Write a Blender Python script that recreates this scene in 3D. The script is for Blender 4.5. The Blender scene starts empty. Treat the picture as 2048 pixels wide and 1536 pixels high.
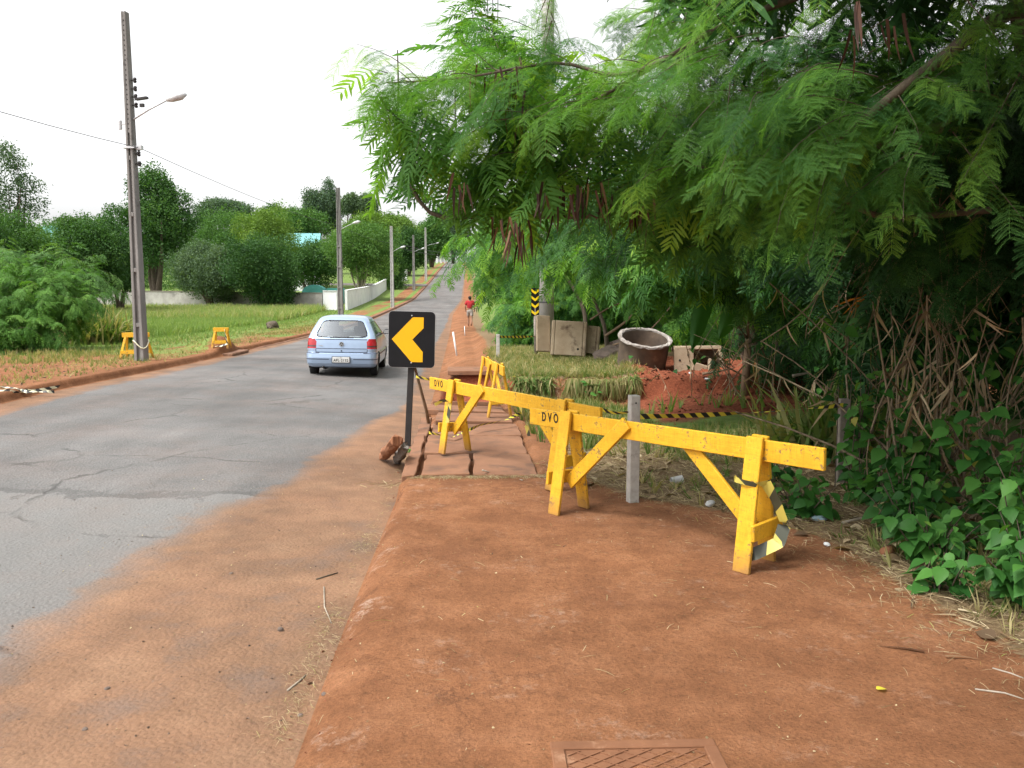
import bpy, math, random
import numpy as np
from mathutils import Vector, Matrix

# ------------------------------------------------------------------ camera, sky, sun, exposure
sc = bpy.context.scene
F = 1650.0 / 2048.0
PITCH = math.radians(6.16)
CAMZ = 1.65
cam_d = bpy.data.cameras.new("camera"); cam = bpy.data.objects.new("camera", cam_d)
sc.collection.objects.link(cam); sc.camera = cam
cam.location = (0, 0, CAMZ); cam.rotation_euler = (math.radians(90) - PITCH, 0, 0)
cam_d.sensor_width = 36.0; cam_d.lens = 36.0 * F; cam_d.clip_start = 0.05; cam_d.clip_end = 3000

SUN_EL, SUN_AZ = math.radians(58), math.radians(-125)     # azimuth from +Y towards +X
world = bpy.data.worlds.new("World"); sc.world = world; world.use_nodes = True
wn = world.node_tree.nodes; wl = world.node_tree.links
sky = wn.new('ShaderNodeTexSky'); sky.sky_type = 'NISHITA'; sky.sun_disc = False
sky.sun_elevation = SUN_EL; sky.sun_rotation = SUN_AZ
sky.air_density = 1.0; sky.dust_density = 4.0; sky.ozone_density = 1.0
hsv = wn.new('ShaderNodeHueSaturation'); hsv.inputs['Saturation'].default_value = 0.05
hsv.inputs['Value'].default_value = 1.25
wl.new(sky.outputs[0], hsv.inputs['Color']); wl.new(hsv.outputs[0], wn['Background'].inputs[0])
wn['Background'].inputs[1].default_value = 0.15
sun_d = bpy.data.lights.new("sun", 'SUN'); sun = bpy.data.objects.new("sun", sun_d); sc.collection.objects.link(sun)
sun_d.energy = 1.5; sun_d.angle = math.radians(14); sun_d.color = (1.0, 0.95, 0.88)
sdir = Vector((math.cos(SUN_EL) * math.sin(SUN_AZ), math.cos(SUN_EL) * math.cos(SUN_AZ), math.sin(SUN_EL)))
sun.rotation_euler = sdir.to_track_quat('Z', 'Y').to_euler(); sun.location = (-10, -10, 30)
sc.view_settings.view_transform = 'Standard'; sc.view_settings.look = 'None'
sc.view_settings.exposure = 0.95; sc.view_settings.gamma = 1.0
sc.cycles.max_bounces = 8; sc.cycles.diffuse_bounces = 4; sc.cycles.transparent_max_bounces = 12

rng = np.random.default_rng(7); R = random.Random(11)
C = sc.collection

# ------------------------------------------------------------------ small maths
CP, SP = math.cos(PITCH), math.sin(PITCH)
def ray(px, py):
    a = (px - 1024) / 1650.0; b = (768 - py) / 1650.0
    return np.array([a, CP + b * SP, -SP + b * CP])
def U(px, py, Y):                      # a point at ground distance Y
    d = ray(px, py); d = d * (Y / d[1]); return np.array([d[0], d[1], d[2] + CAMZ])
def G(px, py, z=0.0):                  # a point on the level z
    d = ray(px, py); t = (z - CAMZ) / d[2]; return np.array([d[0] * t, d[1] * t, z])
def sst(a, b, x):
    t = np.clip((np.asarray(x, float) - a) / (b - a), 0, 1); return t * t * (3 - 2 * t)
def _hash(ix, iy, seed):
    h = (ix.astype(np.int64) * 374761393 + iy.astype(np.int64) * 668265263 + seed * 1442695041) & 0xFFFFFFFF
    h = ((h ^ (h >> 13)) * 1274126177) & 0xFFFFFFFF
    return ((h ^ (h >> 16)) & 0xFFFF) / 65535.0
def vnoise(x, y, seed=0):
    x = np.asarray(x, float); y = np.asarray(y, float)
    ix = np.floor(x); iy = np.floor(y); fx = x - ix; fy = y - iy
    fx = fx * fx * (3 - 2 * fx); fy = fy * fy * (3 - 2 * fy)
    a = _hash(ix, iy, seed); b = _hash(ix + 1, iy, seed); c = _hash(ix, iy + 1, seed); d = _hash(ix + 1, iy + 1, seed)
    return (a * (1 - fx) + b * fx) * (1 - fy) + (c * (1 - fx) + d * fx) * fy
def fbm(x, y, seed=0, o=4):
    s = 0; a = .5
    for i in range(o):
        s = s + a * (vnoise(np.asarray(x) * 2 ** i, np.asarray(y) * 2 ** i, seed + i) - .5); a *= .5
    return s                            # about -0.5 .. 0.5

def smooth_curve(kx, ky, sig):
    g = np.arange(-60, 950, .5); v = np.interp(g, kx, ky)
    k = np.exp(-.5 * (np.arange(-60, 61) * .5 / sig) ** 2); k /= k.sum()
    vp = np.concatenate([np.full(60, v[0]), v, np.full(60, v[-1])])
    v = np.convolve(vp, k, 'valid')
    return lambda q: np.interp(q, g, v)
XR = smooth_curve([-60, 0, 2.9, 5.8, 8.3, 19, 39, 70, 102, 197, 400, 950], [3.0, -.60, -.82, -.97, -1.08, -1.75, -3.0, -5.0, -6.0, -11, -24, -55], 1.2)
XL = smooth_curve([-60, 5, 12, 15.5, 19, 23, 29, 37, 45, 70, 102, 197, 400, 950], [-5, -7.2, -7.85, -8.2, -8.25, -8.4, -8.8, -9.15, -9.6, -10.9, -12.1, -17.2, -31, -64], 2.0)
ZR = smooth_curve([-60, 0, 8, 19, 35, 55, 70, 102, 150, 197, 300, 400, 500, 950], [0, -.07, -.10, -.29, -.35, -.28, 0, 1.0, 4.0, 7.4, 12.6, 17.3, 17.0, 14], 5.0)
W0 = 6.5

def sx(s, Y):                           # lateral road coordinate -> x
    return np.where(s > 0, XR(Y) + s, np.where(s < -W0, XL(Y) + s + W0, XR(Y) + s / W0 * (XR(Y) - XL(Y))))
def xs(x, Y):
    r, l = XR(Y), XL(Y)
    return np.where(x > r, x - r, np.where(x < l, x - l - W0, (x - r) / (r - l) * W0))

SLAB0, SLAB1 = 7.55, 14.0
def hs(s, Y):                           # ground height, road coordinates
    s = np.asarray(s, float); Y = np.asarray(Y, float); x = sx(s, Y)
    zr = ZR(Y)
    t = (s + W0 / 2) / (W0 / 2)
    bk = np.interp(Y, [4, 14, 26, 55], [0, .34, .30, 0])
    z = zr + .045 * np.clip(1 - t * t, 0, 1) - bk * (s / W0 + .5)
    z = z + .006 * fbm(x * 2.2, Y * 2.2, 5) * (np.abs(t) < 1)
    # ---- right side
    kh = np.interp(Y, [0, 8, 19, 48, 200], [.07, .09, .12, .13, .13])
    ew = np.interp(Y, [9, 13, 18], [0, .3, .7]); kh = kh + bk * .5
    e0 = .085 * (vnoise(Y * 2.3, 0 * Y, 3) - .35) + .05 * (vnoise(Y * 7, 0 * Y, 4) - .5); ero = np.clip(vnoise(Y * 1.1, 0 * Y + 7, 6) * 1.5 - .25, 0, 1)
    right = zr - bk * .5 + kh * (.55 * sst(np.minimum(e0, .0), e0 + .07 + ew, s) + .45 * sst(e0, e0 + .09 + .16 * ero + ew, s)) + .010 * sst(0.05, .3, s)
    right = right + .016 * fbm(x * 1.7, Y * 1.7, 21) * sst(.1, .5, s) + .008 * fbm(x * 9, Y * 9, 22) * sst(.02, .2, s)
    under = sst(SLAB0 - .06, SLAB0 + .02, Y) * (1 - sst(SLAB1 - .2, SLAB1 + .2, Y)) * sst(.0, .06, s) * (1 - sst(1.22, 1.4, s))
    right = right - .085 * under
    hole = sst(13.6, 14.6, Y + .5 * fbm(x * 2, Y, 8)) * (1 - sst(19.2, 19.45, Y)) * sst(.12, .5, s) * (1 - sst(1.1, 1.5, s))
    right = right - .65 * hole
    en = .5 * fbm(x * 1.1, 0 * x, 31)
    off = sst(1.15, 1.9, s)
    ditch = sst(8.5, 12.5, Y) * (1 - sst(14.7, 14.95, Y + en)) * off * (1 - sst(2.0, 3.4, x) * .6)
    right = right - .2 * ditch
    bank = sst(14.7, 15.0, Y + en) * (1 - sst(30, 45, Y)) * sst(.95, 1.5, s)
    right = right + .26 * bank * (1 - .35 * sst(2.0, 3.5, x))
    mound = sst(1.7, 2.6, x) * (1 - sst(5.5, 7.5, x)) * sst(10.3, 18.5, Y) * (1 - sst(20, 25, Y))
    right = right + mound * (.15 + .34 * fbm(x * 1.3, Y * 1.3, 41, 5) + .14 * fbm(x * 6, Y * 6, 43))
    right = right + .02 * np.clip(x - 2.2, 0, 8) * (Y < 11) - .02 * np.clip(x - 9, 0, 60)
    # ---- left side
    u = -s - W0
    left = zr + bk * .5 + .13 * sst(.10, .16, u) + .03 * fbm(x * .8, Y * .8, 51) * sst(.3, 2, u) + .05 * fbm(x * .15, Y * .15, 52) * sst(1, 6, u)
    left = left + np.clip(u - 3, 0, 40) * .012 * sst(85, 120, Y)
    left = left + .42 * np.exp(-(((x + 9.0) / .8) ** 2 + ((Y - 25.2) / .75) ** 2)) * (1 + .5 * fbm(x * 4, Y * 4, 9))
    z = np.where(s > 0, right, np.where(s < -W0, left, z))
    return z
def H(x, y):
    return hs(xs(np.asarray(x, float), np.asarray(y, float)), y)
def GT(px, py):                         # where the sight line meets the ground
    d = ray(px, py); o = np.array([0, 0, CAMZ]); t = 1.0
    tt = np.geomspace(1.5, 500, 4000); P = o + tt[:, None] * d
    below = P[:, 2] < H(P[:, 0], P[:, 1])
    i = int(np.argmax(below)) if below.any() else len(tt) - 1
    return P[i]
def on(x, y): return np.array([x, y, float(H(x, y))])

# ------------------------------------------------------------------ materials
def nt(name):
    m = bpy.data.materials.new(name); m.use_nodes = True
    t = m.node_tree; return m, t.nodes, t.links, t.nodes['Principled BSDF']
def ramp(nodes, stops):
    r = nodes.new('ShaderNodeValToRGB'); e = r.color_ramp.elements
    while len(e) < len(stops): e.new(.5)
    for el, (p, c) in zip(e, stops):
        el.position = p; el.color = (c, c, c, 1) if isinstance(c, (int, float)) else (*c, 1)
    return r
def noise(nodes, links, vec, scale, detail=6, rough=.6):
    n = nodes.new('ShaderNodeTexNoise'); n.inputs['Scale'].default_value = scale
    n.inputs['Detail'].default_value = detail; n.inputs['Roughness'].default_value = rough
    if vec is not None: links.new(vec, n.inputs['Vector'])
    return n
def mixc(nodes, links, fac, a, b, blend='MIX'):
    m = nodes.new('ShaderNodeMix'); m.data_type = 'RGBA'; m.blend_type = blend
    for sock, v in ((m.inputs[0], fac), (m.inputs[6], a), (m.inputs[7], b)):
        if hasattr(v, 'is_output'): links.new(v, sock)
        elif isinstance(v, (int, float)): sock.default_value = v
        else: sock.default_value = (*v, 1)
    return m.outputs[2]
def mth(nodes, links, op, a, b=0.0, clamp=False):
    m = nodes.new('ShaderNodeMath'); m.operation = op; m.use_clamp = clamp
    for i, v in ((0, a), (1, b)):
        if hasattr(v, 'is_output'): links.new(v, m.inputs[i])
        else: m.inputs[i].default_value = v
    return m.outputs[0]
def attr(nodes, n):
    a = nodes.new('ShaderNodeAttribute'); a.attribute_name = n; return a.outputs['Fac']
def bump(nodes, links, bsdf, h, strength=.4, dist=.01):
    b = nodes.new('ShaderNodeBump'); b.inputs['Strength'].default_value = strength; b.inputs['Distance'].default_value = dist
    links.new(h, b.inputs['Height']); links.new(b.outputs[0], bsdf.inputs['Normal'])

def mat(name, col, col2=None, rough=.7, scale=6, bstr=.25, bscale=60, bdist=.004, spec=.3, metal=0, stain=None, sstain=3, amount=.5, grain=None, coat=0):
    m, n, l, b = nt(name)
    tc = n.new('ShaderNodeTexCoord').outputs['Object']
    if grain:
        mp = n.new('ShaderNodeMapping'); mp.inputs['Scale'].default_value = grain; l.new(tc, mp.inputs['Vector']); tv = mp.outputs[0]
    else: tv = tc
    n1 = noise(n, l, tv, scale)
    c2 = col2 or tuple(c * .72 for c in col)
    r = ramp(n, [(.3, c2), (.68, col)]); l.new(n1.outputs['Fac'], r.inputs[0]); out = r.outputs[0]
    if stain:
        n2 = noise(n, l, tc, sstain, 8, .65); r2 = ramp(n, [(amount, 0.0), (amount + .14, 1.0)]); l.new(n2.outputs['Fac'], r2.inputs[0])
        out = mixc(n, l, r2.outputs[0], out, stain)
    l.new(out, b.inputs['Base Color'])
    b.inputs['Roughness'].default_value = rough; b.inputs['Metallic'].default_value = metal
    b.inputs['Specular IOR Level'].default_value = spec; b.inputs['Coat Weight'].default_value = coat
    if bstr:
        n3 = noise(n, l, tv, bscale, 4); bump(n, l, b, n3.outputs['Fac'], bstr, bdist)
    return m

def leaf_mat(name, stops, trans=.35, rough=.5, spec=.25):
    m, n, l, b = nt(name)
    a = attr(n, 'rnd'); r = ramp(n, stops); l.new(a, r.inputs[0])
    l.new(r.outputs[0], b.inputs['Base Color']); b.inputs['Roughness'].default_value = rough
    b.inputs['Specular IOR Level'].default_value = spec
    tr = n.new('ShaderNodeBsdfTranslucent')
    tcol = mixc(n, l, .85, r.outputs[0], (1.5, 1.6, .5), 'MULTIPLY'); l.new(tcol, tr.inputs['Color'])
    mx = n.new('ShaderNodeMixShader'); mx.inputs[0].default_value = trans
    l.new(b.outputs[0], mx.inputs[1]); l.new(tr.outputs[0], mx.inputs[2]); l.new(mx.outputs[0], n['Material Output'].inputs[0])
    return m

def ground_mat():
    m, n, l, b = nt('red_earth')
    pos = n.new('ShaderNodeNewGeometry').outputs['Position']
    big = noise(n, l, pos, .55, 5); med = noise(n, l, pos, 3.2, 8, .62); fine = noise(n, l, pos, 22, 8, .75); grit = noise(n, l, pos, 75, 4, .8)
    r = ramp(n, [(.25, (.18, .080, .039)), (.5, (.255, .117, .057)), (.75, (.33, .162, .086))]); l.new(med.outputs['Fac'], r.inputs[0])
    r0 = ramp(n, [(.3, (.72, .68, .64)), (.7, (1.14, 1.1, 1.06))]); l.new(big.outputs['Fac'], r0.inputs[0])
    c = mixc(n, l, 1.0, r.outputs[0], r0.outputs[0], 'MULTIPLY')
    # pale scuffs where the old concrete shows through
    sc1 = noise(n, l, pos, 1.9, 10, .72); r1 = ramp(n, [(.53, 0.0), (.70, .55)]); l.new(sc1.outputs['Fac'], r1.inputs[0])
    sc2 = noise(n, l, pos, 13, 6, .75); r2 = ramp(n, [(.5, 0.0), (.6, 1.0)]); l.new(sc2.outputs['Fac'], r2.inputs[0])
    sm = mth(n, l, 'MULTIPLY', r1.outputs[0], r2.outputs[0]); sm = mth(n, l, 'MULTIPLY', sm, attr(n, 'pale'), True)
    c = mixc(n, l, sm, c, (.46, .34, .265))
    # grit
    r3 = ramp(n, [(.3, .5), (.48, .98), (.7, 1.3)]); l.new(grit.outputs['Fac'], r3.inputs[0]); c = mixc(n, l, .8, c, r3.outputs[0], 'MULTIPLY')
    r4 = ramp(n, [(.3, .6), (.45, .95), (.66, 1.16)]); l.new(fine.outputs['Fac'], r4.inputs[0]); c = mixc(n, l, .8, c, r4.outputs[0], 'MULTIPLY')
    # dark damp patches
    d1 = noise(n, l, pos, 1.3, 8, .65); rd = ramp(n, [(.56, 0.0), (.72, .55)]); l.new(d1.outputs['Fac'], rd.inputs[0]); c = mixc(n, l, rd.outputs[0], c, (.15, .062, .033))
    # hair cracks
    vw = mixc(n, l, .9, pos, sc1.outputs['Color'], 'ADD')
    v = n.new('ShaderNodeTexVoronoi'); v.feature = 'DISTANCE_TO_EDGE'; v.inputs['Scale'].default_value = .8; l.new(vw, v.inputs['Vector'])
    rc = ramp(n, [(.004, 1.0), (.012, 0.0)]); l.new(v.outputs['Distance'], rc.inputs[0])
    cm = mth(n, l, 'MULTIPLY', rc.outputs[0], attr(n, 'pale')); rm = ramp(n, [(.45, 0.0), (.6, .6)]); l.new(big.outputs['Fac'], rm.inputs[0]); cm = mth(n, l, 'MULTIPLY', cm, rm.outputs[0])
    c = mixc(n, l, cm, c, (.09, .04, .022))
    # fresh earth, straw and turf
    f = mth(n, l, 'ADD', attr(n, 'fresh'), mth(n, l, 'MULTIPLY', mth(n, l, 'SUBTRACT', med.outputs['Fac'], .5), .8)); rf = ramp(n, [(.4, 0.0), (.6, 1.0)]); l.new(f, rf.inputs[0])
    cf = ramp(n, [(.3, (.13, .034, .018)), (.7, (.34, .105, .052))]); l.new(fine.outputs['Fac'], cf.inputs[0])
    c = mixc(n, l, rf.outputs[0], c, cf.outputs[0])
    s = mth(n, l, 'ADD', attr(n, 'straw'), mth(n, l, 'MULTIPLY', mth(n, l, 'SUBTRACT', sc2.outputs['Fac'], .5), 1.2)); rs = ramp(n, [(.4, 0.0), (.62, .85)]); l.new(s, rs.inputs[0])
    cs = ramp(n, [(.3, (.10, .07, .04)), (.7, (.27, .21, .12))]); l.new(fine.outputs['Fac'], cs.inputs[0]); c = mixc(n, l, rs.outputs[0], c, cs.outputs[0])
    g = mth(n, l, 'ADD', attr(n, 'turf'), mth(n, l, 'MULTIPLY', mth(n, l, 'SUBTRACT', med.outputs['Fac'], .5), .9)); rg = ramp(n, [(.4, 0.0), (.6, 1.0)]); l.new(g, rg.inputs[0])
    cg = ramp(n, [(.3, (.09, .13, .03)), (.55, (.14, .21, .05)), (.75, (.2, .22, .075))]); l.new(med.outputs['Fac'], cg.inputs[0]); c = mixc(n, l, rg.outputs[0], c, cg.outputs[0])
    l.new(c, b.inputs['Base Color']); b.inputs['Roughness'].default_value = .93; b.inputs['Specular IOR Level'].default_value = .15
    hsum = mth(n, l, 'ADD', fine.outputs['Fac'], mth(n, l, 'MULTIPLY', grit.outputs['Fac'], .35)); hsum = mth(n, l, 'ADD', hsum, mth(n, l, 'MULTIPLY', med.outputs['Fac'], 1.2))
    bump(n, l, b, hsum, .75, .03)
    return m

def road_mat():
    m, n, l, b = nt('old_asphalt')
    pos = n.new('ShaderNodeNewGeometry').outputs['Position']
    big = noise(n, l, pos, .35, 6, .6); med = noise(n, l, pos, 2.3, 8, .65); grit = noise(n, l, pos, 55, 5, .75); stone = n.new('ShaderNodeTexVoronoi'); stone.inputs['Scale'].default_value = 42; l.new(pos, stone.inputs['Vector'])
    mp = n.new('ShaderNodeMapping'); mp.inputs['Scale'].default_value = (1.1, .16, 1); mp.inputs['Rotation'].default_value = (0, 0, .07); l.new(pos, mp.inputs['Vector'])
    streak = noise(n, l, mp.outputs[0], 1.5, 6, .6)
    r = ramp(n, [(.3, (.100, .096, .093)), (.5, (.142, .137, .132)), (.7, (.195, .188, .181))]); l.new(big.outputs['Fac'], r.inputs[0])
    rr = ramp(n, [(.3, .8), (.7, 1.18)]); l.new(streak.outputs['Fac'], rr.inputs[0]); c = mixc(n, l, .8, r.outputs[0], rr.outputs[0], 'MULTIPLY')
    rg = ramp(n, [(.3, .6), (.5, 1.0), (.75, 1.35)]); l.new(grit.outputs['Fac'], rg.inputs[0]); c = mixc(n, l, .85, c, rg.outputs[0], 'MULTIPLY')
    st = ramp(n, [(0.0, 1.35), (.28, 1.05), (.6, .75)]); l.new(stone.outputs['Distance'], st.inputs[0]); c = mixc(n, l, .55, c, st.outputs[0], 'MULTIPLY')
    # an older, paler patch of surfacing nearest the viewer, with a worn edge
    sy = n.new('ShaderNodeSeparateXYZ'); l.new(pos, sy.inputs[0]); py_ = mth(n, l, 'ADD', sy.outputs[1], mth(n, l, 'MULTIPLY', mth(n, l, 'SUBTRACT', med.outputs['Fac'], .5), 1.3))
    pa = mth(n, l, 'LESS_THAN', py_, 7.0); c = mixc(n, l, mth(n, l, 'MULTIPLY', pa, .5), c, (.205, .2, .19)); pe = mth(n, l, 'COMPARE', py_, 7.12); pe_n = pe.node; pe_n.inputs[2].default_value = .1; c = mixc(n, l, mth(n, l, 'MULTIPLY', pe, .35), c, (.06, .058, .055))
    # cracks
    vw = mixc(n, l, .35, pos, med.outputs['Color'], 'ADD')
    v = n.new('ShaderNodeTexVoronoi'); v.feature = 'DISTANCE_TO_EDGE'; v.inputs['Scale'].default_value = .42; l.new(vw, v.inputs['Vector'])
    rc = ramp(n, [(.003, 1.0), (.014, 0.0)]); l.new(v.outputs['Distance'], rc.inputs[0]); rm = ramp(n, [(.49, 0.0), (.62, .7)]); l.new(streak.outputs['Fac'], rm.inputs[0])
    cm = mth(n, l, 'MULTIPLY', rc.outputs[0], rm.outputs[0]); c = mixc(n, l, cm, c, (.04, .038, .036))
    wp = noise(n, l, pos, .8, 7, .7); rw = ramp(n, [(.66, 0.0), (.7, .35)]); l.new(wp.outputs['Fac'], rw.inputs[0]); c = mixc(n, l, rw.outputs[0], c, (.26, .26, .265))
    # blown red dust
    d = mth(n, l, 'ADD', attr(n, 'dust'), mth(n, l, 'MULTIPLY', mth(n, l, 'SUBTRACT', med.outputs['Fac'], .5), 1.25))
    d = mth(n, l, 'ADD', d, mth(n, l, 'MULTIPLY', mth(n, l, 'SUBTRACT', streak.outputs['Fac'], .5), .9))
    d = mth(n, l, 'ADD', d, mth(n, l, 'MULTIPLY', mth(n, l, 'SUBTRACT', grit.outputs['Fac'], .5), .35))
    rd = ramp(n, [(.28, 0.0), (.5, .55), (.95, 1.0)]); l.new(d, rd.inputs[0])
    cd = ramp(n, [(.25, (.15, .078, .041)), (.5, (.222, .118, .062)), (.75, (.295, .168, .094))]); l.new(med.outputs['Fac'], cd.inputs[0])
    cd2 = mixc(n, l, .6, cd.outputs[0], rg.outputs[0], 'MULTIPLY'); rbig = ramp(n, [(.32, (.62, .66, .72)), (.6, (1.08, 1.04, 1.0))]); l.new(wp.outputs['Fac'], rbig.inputs[0]); cd2 = mixc(n, l, .8, cd2, rbig.outputs[0], 'MULTIPLY')
    c = mixc(n, l, mth(n, l, 'MULTIPLY', rd.outputs[0], .93), c, cd2)
    # a thin veil of dust everywhere
    veil = ramp(n, [(.45, .0), (.75, .22)]); l.new(wp.outputs['Fac'], veil.inputs[0]); c = mixc(n, l, veil.outputs[0], c, (.27, .17, .125))
    l.new(c, b.inputs['Base Color']); b.inputs['Roughness'].default_value = .8; b.inputs['Specular IOR Level'].default_value = .25
    hsum = mth(n, l, 'ADD', grit.outputs['Fac'], mth(n, l, 'MULTIPLY', stone.outputs['Distance'], -.6)); hsum = mth(n, l, 'ADD', hsum, mth(n, l, 'MULTIPLY', cm, -.8))
    bump(n, l, b, hsum, .6, .015)
    return m

def tape_mat(name, per=.11, light=(.72, .60, .06), dark=(.02, .02, .02)):
    m, n, l, b = nt(name)
    uv = n.new('ShaderNodeUVMap'); sp = n.new('ShaderNodeSeparateXYZ'); l.new(uv.outputs[0], sp.inputs[0])
    u = mth(n, l, 'ADD', sp.outputs[0], mth(n, l, 'MULTIPLY', sp.outputs[1], .05)); f = mth(n, l, 'FRACT', mth(n, l, 'DIVIDE', u, per)); g = mth(n, l, 'GREATER_THAN', f, .5)
    l.new(mixc(n, l, g, light, dark), b.inputs['Base Color']); b.inputs['Roughness'].default_value = .45
    return m

M = {}
M['earth'] = ground_mat(); M['asphalt'] = road_mat()
def yellow_mat():
    m, n, l, b = nt('worn_yellow_paint'); tc = n.new('ShaderNodeTexCoord').outputs['Object']
    def stretched(sc): mp = n.new('ShaderNodeMapping'); mp.inputs['Scale'].default_value = sc; l.new(tc, mp.inputs['Vector']); return mp.outputs[0]
    gr = noise(n, l, stretched((2.5, 30, 30)), 3, 6, .65); gz = noise(n, l, stretched((30, 30, 2.5)), 3, 6, .65); wear = noise(n, l, tc, 7, 8, .7); spot = noise(n, l, tc, 45, 4, .7)
    r = ramp(n, [(.3, (.56, .285, .014)), (.6, (.70, .39, .022)), (.8, (.74, .46, .05))]); l.new(wear.outputs['Fac'], r.inputs[0])
    g = mth(n, l, 'ADD', mth(n, l, 'MULTIPLY', gr.outputs['Fac'], .5), mth(n, l, 'MULTIPLY', gz.outputs['Fac'], .5)); rg = ramp(n, [(.36, .66), (.5, 1.0)]); l.new(g, rg.inputs[0]); c = mixc(n, l, .7, r.outputs[0], rg.outputs[0], 'MULTIPLY')
    ch = mth(n, l, 'MULTIPLY', spot.outputs['Fac'], wear.outputs['Fac']); rc = ramp(n, [(.315, 0.0), (.35, .85)]); l.new(ch, rc.inputs[0]); c = mixc(n, l, rc.outputs[0], c, (.20, .13, .06))
    sp = n.new('ShaderNodeSeparateXYZ'); l.new(tc, sp.inputs[0]); mz = mth(n, l, 'SUBTRACT', mth(n, l, 'ADD', mth(n, l, 'MULTIPLY', wear.outputs['Fac'], .34), -.02), sp.outputs[2]); rm = ramp(n, [(.0, 0.0), (.16, .8)]); l.new(mz, rm.inputs[0]); c = mixc(n, l, rm.outputs[0], c, (.25, .12, .05))
    l.new(c, b.inputs['Base Color']); b.inputs['Roughness'].default_value = .62; b.inputs['Specular IOR Level'].default_value = .3; bump(n, l, b, mth(n, l, 'ADD', g, mth(n, l, 'MULTIPLY', rc.outputs[0], -.4)), .6, .006); return m
M['yellow'] = yellow_mat()
M['stencil'] = mat('stencil_paint', (.03, .025, .015), rough=.8, bstr=0)
M['post'] = mat('fence_post_concrete', (.48, .46, .42), (.33, .31, .28), rough=.9, scale=14, bscale=80, stain=(.16, .15, .13), sstain=6, amount=.56)
M['darkpost'] = mat('weathered_post_concrete', (.30, .26, .22), (.18, .15, .13), rough=.9, scale=10, stain=(.4, .38, .35), sstain=4, amount=.64)
M['pole'] = mat('pole_concrete', (.235, .225, .212), (.15, .143, .135), rough=.92, scale=2.5, grain=(3, 3, .5), bscale=30, stain=(.07, .062, .058), sstain=2.2, amount=.57)
M['palepole'] = mat('pale_pole_concrete', (.42, .41, .39), (.30, .29, .27), rough=.9, scale=3, stain=(.18, .17, .15), sstain=3, amount=.62)
M['hole'] = mat('dark_recess', (.03, .028, .026), rough=.9, bstr=0)
M['slab'] = mat('dusty_slab_concrete', (.255, .128, .073), (.18, .088, .05), rough=.93, scale=2.6, bscale=45, bstr=.5, bdist=.008, stain=(.13, .075, .05), sstain=3.1, amount=.52)
M['box'] = mat('old_box_concrete', (.42, .335, .235), (.27, .20, .13), rough=.92, scale=2.2, bscale=35, bstr=.5, bdist=.01, stain=(.10, .062, .042), sstain=3.1, amount=.56)
M['rim'] = mat('chipped_concrete_edge', (.38, .35, .32), (.17, .14, .12), rough=.9, scale=9, bscale=30, bstr=.6, bdist=.01)
M['pipe'] = mat('stained_pipe_concrete', (.17, .125, .09), (.065, .05, .04), rough=.85, scale=2.6, bscale=25, bstr=.4, bdist=.01, stain=(.28, .2, .13), sstain=2.6, amount=.6)
M['bark'] = mat('grey_brown_bark', (.125, .098, .07), (.06, .046, .034), rough=.92, scale=5, grain=(4, 4, .8), bscale=18, bstr=.6, bdist=.01)
M['cane'] = mat('dead_cane', (.30, .235, .15), (.13, .095, .06), rough=.85, scale=6, grain=(4, 4, 1.5), bscale=18, bstr=.3, bdist=.004)
M['palebark'] = mat('pale_bark', (.40, .35, .28), (.25, .21, .165), rough=.9, scale=5, grain=(4, 4, .8), bscale=18, bstr=.5, bdist=.01)
M['wood'] = mat('weathered_wood', (.30, .21, .135), (.17, .115, .075), rough=.85, scale=4, grain=(8, 8, .8), bscale=12, bstr=.5, bdist=.004)
M['redwood'] = mat('broken_red_timber', (.33, .15, .075), (.16, .065, .035), rough=.85, scale=4, grain=(7, 7, 1.2), bscale=10, bstr=.7, bdist=.012)
M['greywood'] = mat('grey_rotten_timber', (.26, .235, .21), (.10, .09, .08), rough=.9, scale=5, grain=(9, 9, .9), bscale=10, bstr=.7, bdist=.012)
M['black'] = mat('black_sign_face', (.011, .011, .013), rough=.5, bstr=0, spec=.2)
M['amber'] = mat('amber_sheeting', (.86, .44, .006), (.82, .41, .006), rough=.45, bstr=0)
M['marker'] = mat('yellow_marker_sheeting', (.86, .60, .01), (.80, .55, .01), rough=.45, bstr=0)
M['steel'] = mat('galvanised_steel', (.55, .55, .55), rough=.45, metal=.8, bstr=0)
M['darksteel'] = mat('dark_painted_steel', (.035, .031, .03), (.02, .018, .017), rough=.55, scale=6, bstr=.1, stain=(.13, .06, .035), sstain=7, amount=.66)
M['lamp'] = mat('lamp_housing', (.6, .61, .62), rough=.4, bstr=0)
M['wire'] = mat('black_cable', (.05, .05, .055), rough=.6, bstr=0)
M['greywall'] = mat('mouldy_block_wall', (.42, .40, .37), (.27, .255, .235), rough=.95, scale=1.3, bscale=6, bstr=.5, bdist=.03, stain=(.11, .105, .095), sstain=.8, amount=.56)
M['whitewall'] = mat('whitewashed_wall', (.78, .78, .78), (.62, .63, .64), rough=.9, scale=.8, bscale=8, stain=(.42, .41, .40), sstain=.9, amount=.6)
M['teal'] = mat('teal_painted_render', (.08, .30, .27), rough=.8, scale=1, bstr=.1)
M['cyanroof'] = mat('cyan_roof_sheet', (.18, .40, .41), (.14, .33, .34), rough=.6, scale=1, bstr=.1)
M['kerb'] = mat('dusty_kerb_concrete', (.27, .15, .095), (.16, .08, .05), rough=.93, scale=3, bscale=20, bstr=.6, bdist=.015, stain=(.36, .28, .22), sstain=4, amount=.62)
M['tape'] = tape_mat('yellow_black_tape'); M['whitetape'] = tape_mat('faded_tape', .16, (.62, .60, .42), (.03, .03, .03)); M['dirtytape'] = tape_mat('dirty_tape', .2, (.55, .47, .10), (.05, .055, .035))
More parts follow.
